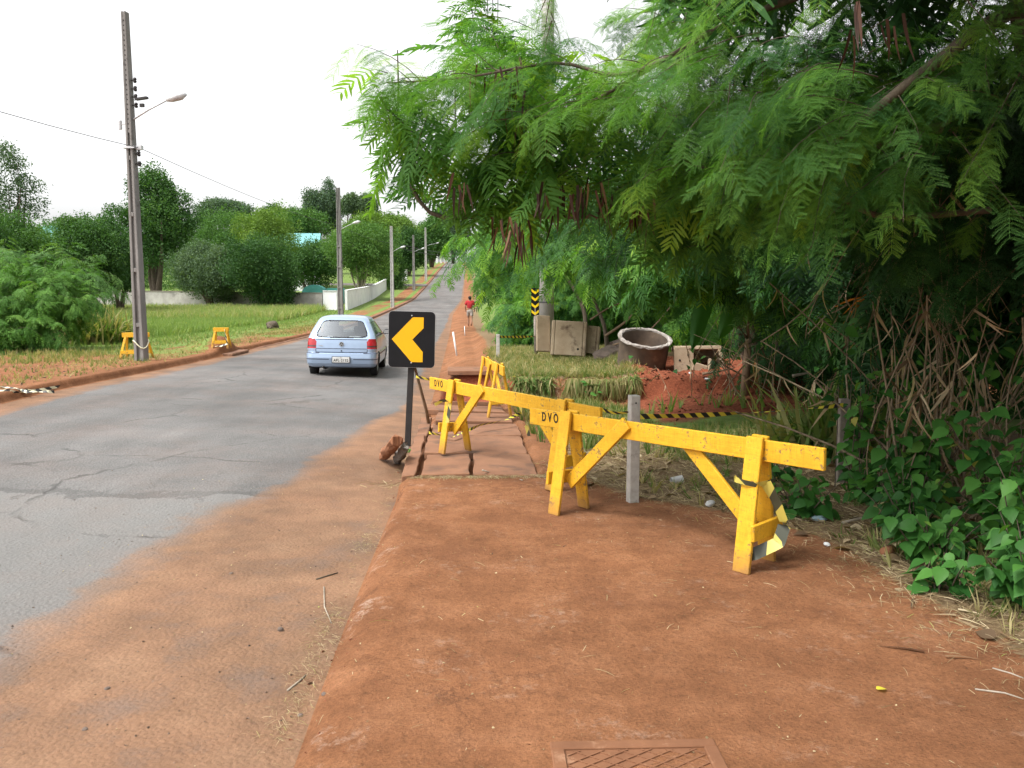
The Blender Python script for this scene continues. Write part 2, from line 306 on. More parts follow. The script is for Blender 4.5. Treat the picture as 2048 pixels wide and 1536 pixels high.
M['iron'] = mat('dust_covered_cover', (.22, .10, .05), (.15, .066, .033), rough=.9, scale=5, bscale=60, bstr=.5, stain=(.33, .19, .115), sstain=9, amount=.58)
M['plastic'] = mat('pale_plastic', (.62, .62, .62), rough=.35, bstr=0); M['blueplastic'] = mat('pale_blue_plastic', (.36, .5, .58), rough=.4, bstr=0)
M['paper'] = mat('crumpled_paper', (.7, .71, .72), rough=.8, bstr=.2)
M['skin'] = mat('skin', (.30, .155, .10), rough=.6, bstr=0); M['hair'] = mat('dark_hair', (.02, .015, .012), rough=.6, bstr=0)
M['redcloth'] = mat('red_cloth', (.42, .028, .035), rough=.9, bstr=0); M['greycloth'] = mat('pale_grey_cloth', (.38, .34, .31), rough=.9, bstr=0)
M['stone'] = mat('grey_brown_stone', (.20, .15, .12), (.09, .07, .06), rough=.9, scale=8, bscale=20, bstr=.6, bdist=.02)
LUC = [(0, (.028, .09, .03)), (.3, (.055, .15, .042)), (.6, (.105, .24, .048)), (.85, (.175, .33, .05)), (1, (.26, .40, .055))]
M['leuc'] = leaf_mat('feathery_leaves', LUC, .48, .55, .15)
M['leucdark'] = leaf_mat('shaded_feathery_leaves', [(0, (.016, .055, .018)), (.6, (.034, .105, .027)), (1, (.06, .14, .03))], .15, .55, .15)  # darker copy of the feathery leaves, with shade put into the colour
M['broad'] = leaf_mat('broad_leaves', [(0, (.022, .085, .018)), (.5, (.05, .16, .03)), (.85, (.09, .24, .045)), (.95, (.15, .29, .05)), (1, (.34, .31, .06))], .3, .5, .2)
M['dry'] = leaf_mat('dry_leaves', [(0, (.10, .066, .042)), (.5, (.26, .18, .105)), (.85, (.42, .33, .21)), (1, (.55, .46, .32))], .25, .8, .1)
M['pod'] = leaf_mat('brown_pods', [(0, (.03, .014, .009)), (.6, (.085, .038, .022)), (1, (.22, .125, .07))], .1, .6, .2)
M['grass'] = leaf_mat('green_grass', [(0, (.12, .20, .055)), (.5, (.20, .29, .09)), (.8, (.29, .33, .13)), (1, (.42, .38, .21))], .4, .6, .15)
M['drygrass'] = leaf_mat('dry_and_green_grass', [(0, (.07, .14, .03)), (.35, (.14, .2, .06)), (.6, (.28, .25, .11)), (1, (.46, .39, .22))], .35, .7, .1)
M['straw'] = leaf_mat('straw', [(0, (.16, .11, .06)), (.5, (.33, .26, .15)), (.9, (.52, .43, .28)), (1, (.30, .33, .09))], .15, .8, .1)
M['flower'] = leaf_mat('yellow_flowers', [(0, (.55, .5, .04)), (1, (.75, .66, .09))], .3, .7, .1)
def tree_mat(name, a, b, c): return leaf_mat(name, [(0, a), (.55, b), (1, c)], .3, .6, .2)
M['t_dark'] = tree_mat('dark_tree_leaves', (.026, .072, .022), (.056, .132, .034), (.115, .205, .05))
M['t_mid'] = tree_mat('mid_tree_leaves', (.04, .105, .028), (.08, .175, .04), (.145, .25, .055))
M['t_grey'] = tree_mat('grey_tree_leaves', (.055, .10, .05), (.10, .16, .085), (.165, .23, .125))
M['t_lime'] = tree_mat('lime_tree_leaves', (.07, .14, .025), (.13, .225, .04), (.21, .29, .055))
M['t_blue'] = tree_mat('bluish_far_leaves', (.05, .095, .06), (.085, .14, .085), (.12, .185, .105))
M['t_bush'] = tree_mat('bright_bush_leaves', (.04, .12, .022), (.09, .21, .035), (.16, .30, .05))

# ------------------------------------------------------------------ object helpers
def tag(o, label=None, cat=None, group=None, kind=None):
    if label: o['label'] = label
    if cat: o['category'] = cat
    if group: o['group'] = group
    if kind: o['kind'] = kind
    return o
def empty(name, loc=(0, 0, 0), rz=0, label=None, cat=None, group=None, kind=None):
    o = bpy.data.objects.new(name, None); C.objects.link(o); o.location = loc; o.rotation_euler = (0, 0, rz); o.empty_display_size = .1
    return tag(o, label, cat, group, kind)
def np_mesh(name, V, Q, m, parent=None, rnd=None, smooth=False, attrs=None, T=None):
    V = np.ascontiguousarray(V, np.float32); Q = np.ascontiguousarray(Q, np.int32)
    me = bpy.data.meshes.new(name); me.vertices.add(len(V)); me.vertices.foreach_set('co', V.ravel())
    k = Q.shape[1]; me.loops.add(Q.size); me.loops.foreach_set('vertex_index', Q.ravel())
    me.polygons.add(len(Q)); me.polygons.foreach_set('loop_start', np.arange(0, Q.size, k, dtype=np.int32))
    if smooth: me.polygons.foreach_set('use_smooth', np.ones(len(Q), bool))
    ad = dict(attrs or {})
    if rnd is not None: ad['rnd'] = rnd
    for an, av in ad.items():
        a = me.attributes.new(an, 'FLOAT', 'POINT'); a.data.foreach_set('value', np.ascontiguousarray(av, np.float32))
    me.update(calc_edges=True)
    me.materials.append(m); o = bpy.data.objects.new(name, me); C.objects.link(o)
    if parent: o.parent = parent
    return o

class MB:
    def __init__(s): s.v = []; s.f = []; s.uv = {}
    def add(s, vs, fs):
        b = len(s.v); s.v += [tuple(map(float, p)) for p in vs]; s.f += [tuple(i + b for i in f) for f in fs]; return b
    def box(s, c, size, rot=None, taper=1.0):
        hx, hy, hz = size[0] / 2, size[1] / 2, size[2] / 2
        vs = [Vector((x * (taper if z > 0 else 1), y * (taper if z > 0 else 1), z)) for z in (-hz, hz) for (x, y) in ((-hx, -hy), (hx, -hy), (hx, hy), (-hx, hy))]
        if rot is not None: vs = [rot @ v for v in vs]
        c = Vector(c); s.add([v + c for v in vs], [(3, 2, 1, 0), (4, 5, 6, 7), (0, 1, 5, 4), (1, 2, 6, 5), (2, 3, 7, 6), (3, 0, 4, 7)]); return s
    def bar(s, p0, p1, w, t, wdir=(1, 0, 0)):          # board from p0 to p1, width w along wdir, thickness t
        p0, p1 = Vector(p0), Vector(p1); d = (p1 - p0).normalized(); wd = Vector(wdir); wd = (wd - d * wd.dot(d)).normalized(); n = d.cross(wd)
        a, b = wd * w / 2, n * t / 2
        vs = [p0 - a - b, p0 + a - b, p0 + a + b, p0 - a + b, p1 - a - b, p1 + a - b, p1 + a + b, p1 - a + b]
        s.add(vs, [(3, 2, 1, 0), (4, 5, 6, 7), (0, 1, 5, 4), (1, 2, 6, 5), (2, 3, 7, 6), (3, 0, 4, 7)]); return s
    def tube(s, pts, rad, n=8, cap=True):
        P = [Vector(p) for p in pts]; m = len(P)
        if not hasattr(rad, '__len__'): rad = [rad] * m
        d0 = (P[1] - P[0]).normalized(); ref = Vector((0, 0, 1)) if abs(d0.z) < .9 else Vector((1, 0, 0))
        a = d0.cross(ref).normalized(); vs = []
        for i in range(m):
            d = (P[min(i + 1, m - 1)] - P[max(i - 1, 0)]).normalized()
            a = (a - d * a.dot(d)).normalized(); b = d.cross(a)
            vs += [P[i] + (a * math.cos(2 * math.pi * j / n) + b * math.sin(2 * math.pi * j / n)) * rad[i] for j in range(n)]
        fs = [(i * n + j, i * n + (j + 1) % n, (i + 1) * n + (j + 1) % n, (i + 1) * n + j) for i in range(m - 1) for j in range(n)]
        if cap: fs += [tuple(range(n - 1, -1, -1)), tuple(range((m - 1) * n, m * n))]
        s.add(vs, fs); return s
    def prism(s, poly, y0, y1):                         # polygon in x,z extruded along y
        n = len(poly); vs = [(x, y0, z) for x, z in poly] + [(x, y1, z) for x, z in poly]
        fs = [tuple(range(n)), tuple(range(2 * n - 1, n - 1, -1))] + [(i, i + n, (i + 1) % n + n, (i + 1) % n) for i in range(n)]
        s.add(vs, fs); return s
    def build(s, name, m, parent=None, bevel=0, smooth=False, seg=1):
        me = bpy.data.meshes.new(name); me.from_pydata(s.v, [], s.f); me.update()
        import bmesh
        bm = bmesh.new(); bm.from_mesh(me); bmesh.ops.recalc_face_normals(bm, faces=bm.faces); bm.to_mesh(me); bm.free()
        me.materials.append(m); o = bpy.data.objects.new(name, me); C.objects.link(o)
        if smooth: me.polygons.foreach_set('use_smooth', np.ones(len(me.polygons), bool))
        if bevel:
            b = o.modifiers.new('bevel', 'BEVEL'); b.width = bevel; b.segments = seg; b.limit_method = 'ANGLE'
        if parent: o.parent = parent
        return o
def copy_tree(o, parent=None):
    c = o.copy(); C.objects.link(c)
    if parent: c.parent = parent
    for ch in list(o.children): copy_tree(ch, c)
    return c

# ------------------------------------------------------------------ leaf templates (quads)
def nrm(v): return v / (np.linalg.norm(v, axis=-1, keepdims=True) + 1e-9)
def tpl_bipinnate(lod, seed=0):                       # 0 near, 3 near but plainer, 1 and 2 farther
    V = []; Q = []; q = random.Random(seed * 7 + lod)
    def quad(a, b, c, d):
        k = len(V); V.extend([a, b, c, d]); Q.append((k, k + 1, k + 2, k + 3))
    npair = 7 + seed % 2 if lod in (0, 3) else 8 + seed % 2; bend = q.uniform(.15, .5)
    def rac(x): return np.array([x * (1 - .1 * bend * x), 0, -bend * x * x])
    a, b = rac(0), rac(.5); c = rac(1)
    for p_, r_ in ((a, b), (b, c)): quad(p_ + [0, -.005, 0], r_ + [0, -.004, 0], r_ + [0, .004, 0], p_ + [0, .005, 0])
    for i in range(npair):
        x0 = .14 + .86 * i / (npair - 1)
        for sgn in (-1, 1):
            L = .44 * (1 - .4 * abs(i / (npair - 1) - .4)) * q.uniform(.75, 1.12); ang = math.radians(64 - 22 * i / (npair - 1) + q.uniform(-13, 13)); dx, dy = math.cos(ang), math.sin(ang) * sgn
            dr = q.uniform(.25, 1.5); tw = q.uniform(-.5, .5); o = rac(x0 + q.uniform(-.02, .02))
            def pp(t, off=0.0):                         # along the pinna, off = sideways
                return o + np.array([dx * t - dy * off, dy * t + dx * off, -dr * t * t + tw * off])
            if lod in (0, 3):
                k = 13 if lod == 0 else 7
                quad(pp(0), pp(0, .004), pp(L, .003), pp(L))
                for j in range(k):
                    t = (j + .6) / k * L; ll = .062 * (1 - .55 * abs(j / k - .4)); w = L / k * (.30 if lod == 0 else .34)
                    for h in (-1, 1):
                        b0 = pp(t); tip = pp(t + ll * .42, h * ll * .9) + [0, 0, -.006]; mid = (b0 + tip) / 2; sd = np.array([dx, dy, -dr * t]) * w
                        quad(b0, mid - sd, tip, mid + sd)
            else:
                seg = 3 if lod == 1 else 2; w = .036 if lod == 1 else .034; ws = [.5, 1, .85, .2] if lod == 1 else [.6, 1, .3]
                for j in range(seg):
                    t0, t1 = L * j / seg, L * (j + 1) / seg; quad(pp(t0, w * ws[j]), pp(t1, w * ws[j + 1]), pp(t1, -w * ws[j + 1]), pp(t0, -w * ws[j]))
    return np.array(V), np.array(Q)
def tpl_heart():                                         # broad pointed leaf, unit length along x, folded on its midrib
    xsn = np.linspace(0, 1, 6); w = np.array([.10, .36, .38, .28, .14, .0]); V = []; Q = []
    for x, ww in zip(xsn, w):
        z = -.25 * x * x
        V += [(x - .05 * (x < .05), -ww, z + ww * .22), (x, 0, z), (x - .05 * (x < .05), ww, z + ww * .22)]
    for i in range(5):
        a = i * 3; Q += [(a, a + 3, a + 4, a + 1), (a + 1, a + 4, a + 5, a + 2)]
    return np.array(V), np.array(Q)
def tpl_ribbon(n=4, w=.05, curl=.6):                     # long narrow leaf or blade along x
    V = []; Q = []
    for i in range(n + 1):
        t = i / n; ww = w * (1 - t) ** .6 * (1 if i else .7); V += [(t * (1 - .12 * curl * t), -ww, -curl * t * t * .6), (t * (1 - .12 * curl * t), ww, -curl * t * t * .6 + .01)]
    for i in range(n): Q.append((2 * i, 2 * i + 2, 2 * i + 3, 2 * i + 1))
    return np.array(V), np.array(Q)
def tpl_clump(seed, n=5, size=.42):                      # a spray of small leaves inside a unit ball
    r = np.random.default_rng(seed); V = []; Q = []
    for i in range(n):
        p = r.normal(size=3) * .45; d = nrm(r.normal(size=3) + np.array([0, 0, -.15])); e = nrm(np.cross(d, r.normal(size=3))); s = size * r.uniform(.7, 1.2); k = len(V)
        V += [p, p + d * s * .5 + e * s * .26, p + d * s, p + d * s * .5 - e * s * .26]; Q.append((k, k + 1, k + 2, k + 3))
    return np.array(V), np.array(Q)
def tpl_tuft(seed, n=6, spread=.35, w=.03):
    r = np.random.default_rng(seed); V = []; Q = []
    for i in range(n):
        a = r.uniform(0, 6.28); d = np.array([math.cos(a), math.sin(a), 0]); sd = np.array([-d[1], d[0], 0]); h = r.uniform(.55, 1); b = d * r.uniform(0, .16); lean = r.uniform(.1, 1) * spread
        P = [b, b + d * lean * .3 + np.array([0, 0, h * .55]), b + d * lean + np.array([0, 0, h * (1 - .25 * lean)])]; ww = [w, w * .8, w * .12]; k = len(V)
        for p, q in zip(P, ww): V += [p - sd * q, p + sd * q]
        Q += [(k, k + 2, k + 3, k + 1), (k + 2, k + 4, k + 5, k + 3)]
    return np.array(V), np.array(Q)
TPL = {'heart': tpl_heart(), 'rib': tpl_ribbon(), 'ribflat': tpl_ribbon(4, .017, .5), 'pod': tpl_ribbon(4, .055, .25)}
for i in range(4):
    for lod in range(4): TPL['b%d_%d' % (lod, i)] = tpl_bipinnate(lod, i + 1)
for i in range(3): TPL['c%d' % i] = tpl_clump(i); TPL['t%d' % i] = tpl_tuft(10 + i); TPL['s%d' % i] = tpl_tuft(20 + i, 5, .9, .035)

class Leaves:
    def __init__(s): s.d = {}
    def add(s, key, o, d, n, sc, rnd):                   # arrays (k,3) (k,3) (k,3) (k) (k)
        o = np.atleast_2d(o); k = len(o); s.d.setdefault(key, []).append((o, np.broadcast_to(np.atleast_2d(d), (k, 3)), np.broadcast_to(np.atleast_2d(n), (k, 3)), np.broadcast_to(np.asarray(sc, float), (k,)), np.broadcast_to(np.asarray(rnd, float), (k,))))
    def build(s, name, m, parent=None):
        VV = []; QQ = []; RR = []; off = 0
        for key, L in s.d.items():
            o, d, n, sc_, r = (np.concatenate([x[i] for x in L]) for i in range(5))
            V, Q = TPL[key]; d = nrm(d); sd = nrm(np.cross(n, d)); n = np.cross(d, sd)
            W = o[:, None, :] + sc_[:, None, None] * (V[None, :, 0:1] * d[:, None, :] + V[None, :, 1:2] * sd[:, None, :] + V[None, :, 2:3] * n[:, None, :])
            nv = len(V); k = len(o); VV.append(W.reshape(-1, 3)); QQ.append((Q[None] + (np.arange(k) * nv)[:, None, None] + off).reshape(-1, 4)); RR.append(np.repeat(r, nv)); off += k * nv
        if not VV: return None
        return np_mesh(name, np.concatenate(VV), np.concatenate(QQ), m, parent, np.concatenate(RR))

# ================================================================== GROUND, ROAD, SIDEWALK
def grow(a, step, ratio, end):
    o = [a]
    while o[-1] < end: o.append(o[-1] + step); step *= ratio
    return np.array(o)
rows = np.concatenate([-grow(-1.2, .6, 1.25, 40)[::-1], np.arange(1.8, 10, .06), np.arange(10, 22, .09), grow(22, .12, 1.035, 900)])
c_left = np.concatenate([-W0 - grow(.3, .2, 1.09, 330)[::-1], [-W0 - .16, -W0 - .13, -W0 - .10]])
c_road = np.concatenate([np.linspace(-W0, -2.2, 34), np.linspace(-2.1, 0, 26)])
c_walk = np.concatenate([[0, .02, .035, .05, .08, .12], np.arange(.17, 1.36, .05)])
c_right = np.concatenate([np.arange(1.37, 6.5, .055), grow(6.6, .12, 1.1, 300)])
c_left = np.concatenate([c_left, [-W0]]); c_right = np.concatenate([[c_walk[-1]], c_right])
def masks(s, Y, x):
    o = {}
    wd = np.interp(Y, [0, 2, 4, 6.8, 8, 11, 15, 25, 60, 200], [1.8, 1.75, 1.65, 1.5, 1.25, .85, .5, .55, .35, .15])
    n = fbm(x * .9, Y * .5, 61); n2 = fbm(x * .5, Y * .25, 62)
    dust = 1 - sst(.72, 1.22, -s / wd + .5 * n)
    dl = 1 - sst(.25, 1.0, (s + W0) / np.interp(Y, [0, 20, 40, 100], [.75, .6, .35, .2]) * .8 + .4 * n)
    o['dust'] = np.maximum(dust, dl)
    o['pale'] = (np.where(s > 0, 1 - sst(2.5, 5, s), .2) + 1.3 * np.exp(-((s - .07) / .07) ** 2)) * (Y < 30)
    mound = sst(1.85, 2.5, x + .6 * n) * (1 - sst(5.2, 6.5, x)) * sst(11.2, 12.6, Y + 1.2 * n2 - .25 * (x - 2)) * (1 - sst(18, 22, Y))
    hole = sst(13.8, 14.6, Y) * (1 - sst(19.4, 19.5, Y)) * sst(.0, .3, s) * (1 - sst(1.6, 2.3, s))
    rub = (1 - sst(17, 21, Y)) * (-s - W0 > 1.2) * .45
    o['fresh'] = np.where(s > 0, np.maximum(mound, hole * .8), rub)
    fe = np.interp(Y, [2, 3.7, 5.5, 6.2, 6.7, 7.4, 9, 12], [2.75, 2.3, 2.05, 1.6, .95, .55, .45, .3])   # x where litter and straw begin
    near = sst(-.12, .35, x - fe + .35 * n) * (1 - sst(10.5, 13.5, Y)) * (s > 0)
    bank = sst(14.6, 15.2, Y + .5 * n) * sst(1.15, 1.6, s + .3 * n) * (1 - sst(2.0, 2.6, x - (Y - 15) * .03))
    o['straw'] = np.maximum(near * .9, np.maximum(bank * .85, sst(1.2, 1.9, s) * (Y > 19) * .6))
    tr = sst(8.3, 10.5, Y) * sst(1.3, 2.2, s) * (1 - sst(13.5, 15, Y)) * (1 - mound) * .75
    tr = np.maximum(tr, sst(1.4, 2.5, s) * (Y > 24) * .75)
    u = -s - W0
    tl = sst(21, 27, Y + 4 * n2 + u * .25) * sst(1.2 , 2.4, u + n * 1.5 - .3 * (Y > 60)) * .95
    tl = np.maximum(tl, (Y > 62) * sst(.25, .6, u) * (1 - sst(.9, 1.1, u)) * .8)
    tl = np.where((Y > 62) & (u > 1.0) & (u < 2.9), np.minimum(tl, .15), tl)
    tl = np.where((Y > 24) & (Y < 60) & (u < 2.6 + n * 1.6), tl * .55, tl)
    tl = np.maximum(tl, (u > .45) * (u < 9) * sst(12, 16, Y) * (.28 + .16 * sst(18, 26, Y) + .7 * n2))
    o['turf'] = np.where(s > 0, tr, np.where(s < -W0, tl, 0))
    return o
def sheet(name, cols, m):
    S, YY = np.meshgrid(cols, rows); X = sx(S, YY)
    if name == 'road': X = np.where(S == 0, XR(YY), X)
    Z = hs(S, YY); V = np.stack([X, YY, Z], -1).reshape(-1, 3); nc = len(cols); nr = len(rows)
    i, j = np.meshgrid(np.arange(nr - 1), np.arange(nc - 1), indexing='ij'); a = (i * nc + j).ravel()
    Q = np.stack([a, a + 1, a + nc + 1, a + nc], 1)
    o = np_mesh(name, V, Q, m, None, None, True, {k: v.ravel() for k, v in masks(S, YY, X).items()})
    return tag(o, kind='structure')
sheet('ground', c_left, M['earth']); sheet('ground', c_right, M['earth'])
sheet('road', c_road, M['asphalt']); sheet('sidewalk', c_walk, M['earth'])

# side street that joins on the left near the top
sy0, sy1 = 132, 139
V = []; Q = []
for i, u in enumerate(np.linspace(.0, 40, 30)):
    for y in (sy0, sy1):
        x = float(XL(y)) - u; V.append((x, y + u * .05, float(H(x, y)) + .05 + (.1 if u < .5 else 0)))
for i in range(29): Q.append((2 * i, 2 * i + 2, 2 * i + 3, 2 * i + 1))
o = np_mesh('side_street', V, Q, M['asphalt'], None, None, True, {'dust': np.full(len(V), .25)}); tag(o, kind='structure')

# left kerb stones
def kerb_run(y0, y1, step):
    mb = MB(); ys = np.arange(y0, y1 + step / 2, step); prev = None
    for i, y in enumerate(ys):
        xl = float(XL(y)); z = float(ZR(y)); j = .012 * (vnoise(y * 2.1, 0, 77) - .5) * 2; k = .012 * (vnoise(y * 3.3, 5, 78) - .5) * 2
        prof = [(xl + .012 + j, z - .08), (xl + .005 + j, z + .105 + k), (xl - .03 + j, z + .148 + k), (xl - .16 + j, z + .155 + k), (xl - .17, z - .08)]
        mb.v += [(px, y, pz) for px, pz in prof]
        if i:
            a = (i - 1) * 5
            mb.f += [(a + q, a + q + 1, a + q + 6, a + q + 5) for q in range(4)]
    n = len(ys); mb.f += [(0, 1, 2, 3, 4), tuple(5 * (n - 1) + q for q in (4, 3, 2, 1, 0))]
    return tag(mb.build('kerb', M['kerb'], smooth=False), kind='structure')
kerb_run(4, 13.2, .3); kerb_run(14.3, 24.4, .3); kerb_run(26.2, 131, .8); kerb_run(140, 330, 2.0)

# broken concrete pavement slabs before the hole
mb = MB()
def slab(s0, s1, y0, y1, tilt=(0, 0), dz=0.0, th=.075, wob=.02):
    pts = []; n = 7
    edge = [(s0 + (s1 - s0) * t, y0) for t in np.linspace(0, 1, n)[:-1]] + [(s1, y0 + (y1 - y0) * t) for t in np.linspace(0, 1, n)[:-1]] + [(s1 + (s0 - s1) * t, y1) for t in np.linspace(0, 1, n)[:-1]] + [(s0, y1 + (y0 - y1) * t) for t in np.linspace(0, 1, n)[:-1]]
    top = []; bot = []; cs, cy = (s0 + s1) / 2, (y0 + y1) / 2
    for s, y in edge:
        s += wob * 1.6 * float(vnoise(s * 9, y * 9, 5) - .5); y += wob * 1.6 * float(vnoise(s * 9, y * 9, 6) - .5)
        x = float(XR(y)) + s; z = float(ZR(y) + np.interp(y, [0, 8, 19], [.07, .09, .12])) + .012 + dz + (s - cs) * tilt[0] + (y - cy) * tilt[1]
        top.append((x, y, z)); bot.append((x, y, z - th))
    k = len(top); b = mb.add(top + bot, [tuple(range(k)), tuple(range(2 * k - 1, k - 1, -1))] + [(i, i + k, (i + 1) % k + k, (i + 1) % k) for i in range(k)])
slab(.0, .14, 7.62, 8.72, (.12, 0), -.015); slab(.2, .66, 7.6, 8.66, (.03, -.01), .0); slab(.70, 1.3, 7.63, 8.67, (-.02, .01), -.006)
slab(.0, .13, 8.75, 9.9, (.2, .02), -.02); slab(.17, 1.28, 8.72, 9.78, (-.012, .015), .004)
slab(.0, .15, 9.95, 11.6, (.1, 0), -.02); slab(.19, 1.3, 9.82, 10.9, (.015, -.02), -.004); slab(.22, 1.26, 10.95, 12.0, (-.02, -.03), .006)
slab(.05, 1.22, 12.05, 13.1, (-.03, -.05), -.01); slab(.1, 1.2, 13.15, 14.2, (-.02, -.16), -.06); slab(.25, 1.28, 19.25, 20.4, (.0, .01), .02, .10)
tag(mb.build('pavement', M['slab'], bevel=.008), kind='structure')

# ================================================================== TRESTLE BARRICADES
def text(body, size, m, parent, name='lettering', ext=.0012, loc=(0, 0, 0), rot=(math.radians(90), 0, 0), bold=.004, spacing=1.1):
    c = bpy.data.curves.new(name, 'FONT'); c.body = body; c.size = size; c.extrude = ext; c.offset = bold * size / .06 * .5; c.align_x = 'CENTER'; c.align_y = 'CENTER'; c.space_character = spacing
    tmp = bpy.data.objects.new(name, c); C.objects.link(tmp); me = bpy.data.meshes.new_from_object(tmp.evaluated_get(bpy.context.evaluated_depsgraph_get())); bpy.data.objects.remove(tmp); bpy.data.curves.remove(c)
    me.materials.clear(); me.materials.append(m); o = bpy.data.objects.new(name, me); C.objects.link(o); o.parent = parent; o.location = loc; o.rotation_euler = rot; return o
def trestle(p0, p1, frames, label, group, h=.755, h1=None, zb=0.0, brace=True, letter='DVO', lpos=.24):
    p0 = Vector((p0[0], p0[1])); p1 = Vector((p1[0], p1[1])); d = (p1 - p0); L = d.length
    dh = (h1 or h) - h
    t = empty('trestle_barricade', (p0.x, p0.y, zb), math.atan2(d.y, d.x), label, 'barricade', group)
    def base(x): return dh * x / L
    bh = .13
    mb = MB(); mb.bar((0, 0, base(0) + h - bh / 2 - .01), (L, 0, base(L) + h - bh / 2 - .01), .03, bh, (0, 1, 0)); bm_ = mb.build('beam', M['yellow'], t, bevel=.004)
    if letter:
        lx = lpos; lt = text(letter, .10, M['stencil'], bm_, loc=(lx, -.0165, base(lx) + h - bh * .52), rot=(math.radians(90), -math.atan2(dh, L), 0), spacing=1.75, bold=.003); lt.scale = (.66, 1, 1)
    for k, x in enumerate(frames):
        zb_ = base(x); sg = -1 if k == 0 else 1
        for side in (-1, 1):
            j = R.uniform(-.012, .012)
            mb = MB(); mb.bar((x + j, side * .034, zb_ + h + .008), (x + j * 2 - .01 * side, side * .165, -.012), .115, .026, (1, 0, 0)); mb.build('leg', M['yellow'], t, bevel=.004)
        mb = MB(); mb.box((x + sg * .028 + (.06 if sg > 0 else -.06), 0, .245), (.026, .30, .1), Matrix.Rotation(.06 * sg, 3, 'X')); mb.build('cross_plank', M['yellow'], t, bevel=.004)
        if brace:
            s = -.030 if k == 0 else .030
            mb = MB(); mb.bar((x - sg * .03, s, .22), (x - sg * .62, s, base(x - sg * .62) + h - (.02 if k == 0 else .05)), .10, .026, (1, 0, .6)); mb.build('brace', M['yellow'], t, bevel=.004)
        mb = MB()
        for dx_ in (-.03, .03):
            for zz_ in (.035, .10): mb.tube([(x + dx_, -.0505, zb_ + h - zz_), (x + dx_, -.0475 - .02 * zz_, zb_ + h - zz_)], .005, 6)
        mb.build('nail_heads', M['darksteel'], t)
    return t
g = 'yellow trestle barricades on the right sidewalk'
trA = trestle((.153, 6.60), (1.77, 4.59), (.46, 2.13), 'near yellow trestle barricade stencilled DVO standing on red dirt', g, h1=.80, lpos=.25)
trB = trestle((-.905, 9.12), (.722, 6.60), (.55, 2.52), 'yellow trestle barricade behind the nearest one, its stencilled end beside the arrow sign', g, lpos=.22)
trC = trestle((-.47, 13.0), (-.11, 11.1), (.35, 1.6), 'yellow trestle barricade seen end on beside the collapsed pavement hole', g, h=.75, zb=-.05, letter=None)
g2 = 'small yellow barricades on the far verge'
def verge_barricade(x, y, w, h, rz, label, tape=False):
    t = empty('folding_barricade', on(x, y), rz, label, 'barricade', g2)
    for yy, sg in ((-.02, -1), (.02, 1)):
        for sx_ in (-1, 1):
            mb = MB(); mb.bar((sx_ * w * .34, yy, h), (sx_ * w * .52, yy + sg * .2, -.05), .06, .025, (1, 0, 0)); mb.build('leg', M['yellow'], t, bevel=.003)
        mb = MB(); mb.box((0, yy + sg * .032, h - .05), (w * .98, .025, .12)); mb.build('top_plank', M['yellow'], t, bevel=.003)
        mb = MB(); mb.box((0, yy + sg * (.2 * .72 + .03), h * .25), (w * .98, .025, .09)); mb.build('lower_plank', M['yellow'], t, bevel=.003)
    return t
b1 = U(274, 720, 21.6); verge_barricade(b1[0], 21.6, .68, .66, .05, 'small yellow barricade partly hidden behind the tall concrete pole')
b1 = GT(441, 697); vb = verge_barricade(b1[0], b1[1] + .1, .44, .56, .1, 'small yellow barricade wrapped in tape above the storm drain')
# ================================================================== TAPES
def ribbon(name, pts, w, label, m, twist=0.0, group=None, phase=0.0, parent=None, sub=10):
    P = [Vector(p) for p in pts]; pts = []
    for i in range(len(P) - 1):
        for k in range(sub): pts.append(P[i].lerp(P[i + 1], k / sub))
    pts.append(P[-1]); V = []; uv = []; acc = 0
    for i, p in enumerate(pts):
        d = (pts[min(i + 1, len(pts) - 1)] - pts[max(i - 1, 0)]).normalized()
        if i: acc += (p - pts[i - 1]).length
        s0 = d.cross(Vector((0, 0, 1)));  s0 = s0.normalized() if s0.length > .05 else Vector((1, 0, 0))
        u0 = s0.cross(d).normalized(); a = phase + twist * acc + .35 * math.sin(acc * 7)
        q = u0 * math.cos(a) + s0 * math.sin(a); V += [p - q * w / 2, p + q * w / 2]; uv += [(acc, 0), (acc, 1)]
    Q = [(2 * i, 2 * i + 2, 2 * i + 3, 2 * i + 1) for i in range(len(pts) - 1)]
    o = np_mesh(name, np.array([tuple(v) for v in V]), np.array(Q), m, parent); me = o.data; ul = me.uv_layers.new(name='UVMap')
    for lp in me.loops: ul.data[lp.index].uv = uv[lp.vertex_index]
    if label: tag(o, label, 'tape', group)
    return o
def sag(a, b, s, n=12):
    a, b = np.array(a, float), np.array(b, float); return [a + (b - a) * t + np.array([0, 0, -s * 4 * t * (1 - t)]) for t in np.linspace(0, 1, n)]
gt = 'yellow and black barrier tapes'
post1 = on(*G(1265, 1000)[:2]); post2 = on(*G(1682, 962)[:2])
ribbon('barrier_tape', sag(post1 + [.04, -.02, .70], post2 + [-.02, -.05, .70], .02), .045, 'yellow and black barrier tape strung between the two concrete fence posts', M['tape'], 1.1, gt)
ribbon('barrier_tape', sag(U(1203, 818, 6.75), post1 + [-.045, 0, .735], .02), .03, 'short barrier tape from the barricade end to the pale fence post', M['tape'], 2.2, gt)
ribbon('barrier_tape', sag(U(832, 753, 9.25), U(862, 760, 9.2), .0, 4), .03, 'short barrier tape from the arrow sign post to the barricade end', M['tape'], 1.5, gt)
G0 = lambda px, py: G(px, py, 0.0); p = G0(858, 870); q = G0(1046, 842)
ribbon('barrier_tape', [p + [0, 0, .03], G0(905, 878) + [0, 0, .02], G0(960, 858) + [0, 0, .05], G0(1010, 850) + [0, 0, .06], q + [0, 0, .12]], .035, 'barrier tape lying across the broken pavement slabs', M['tape'], 3, gt)
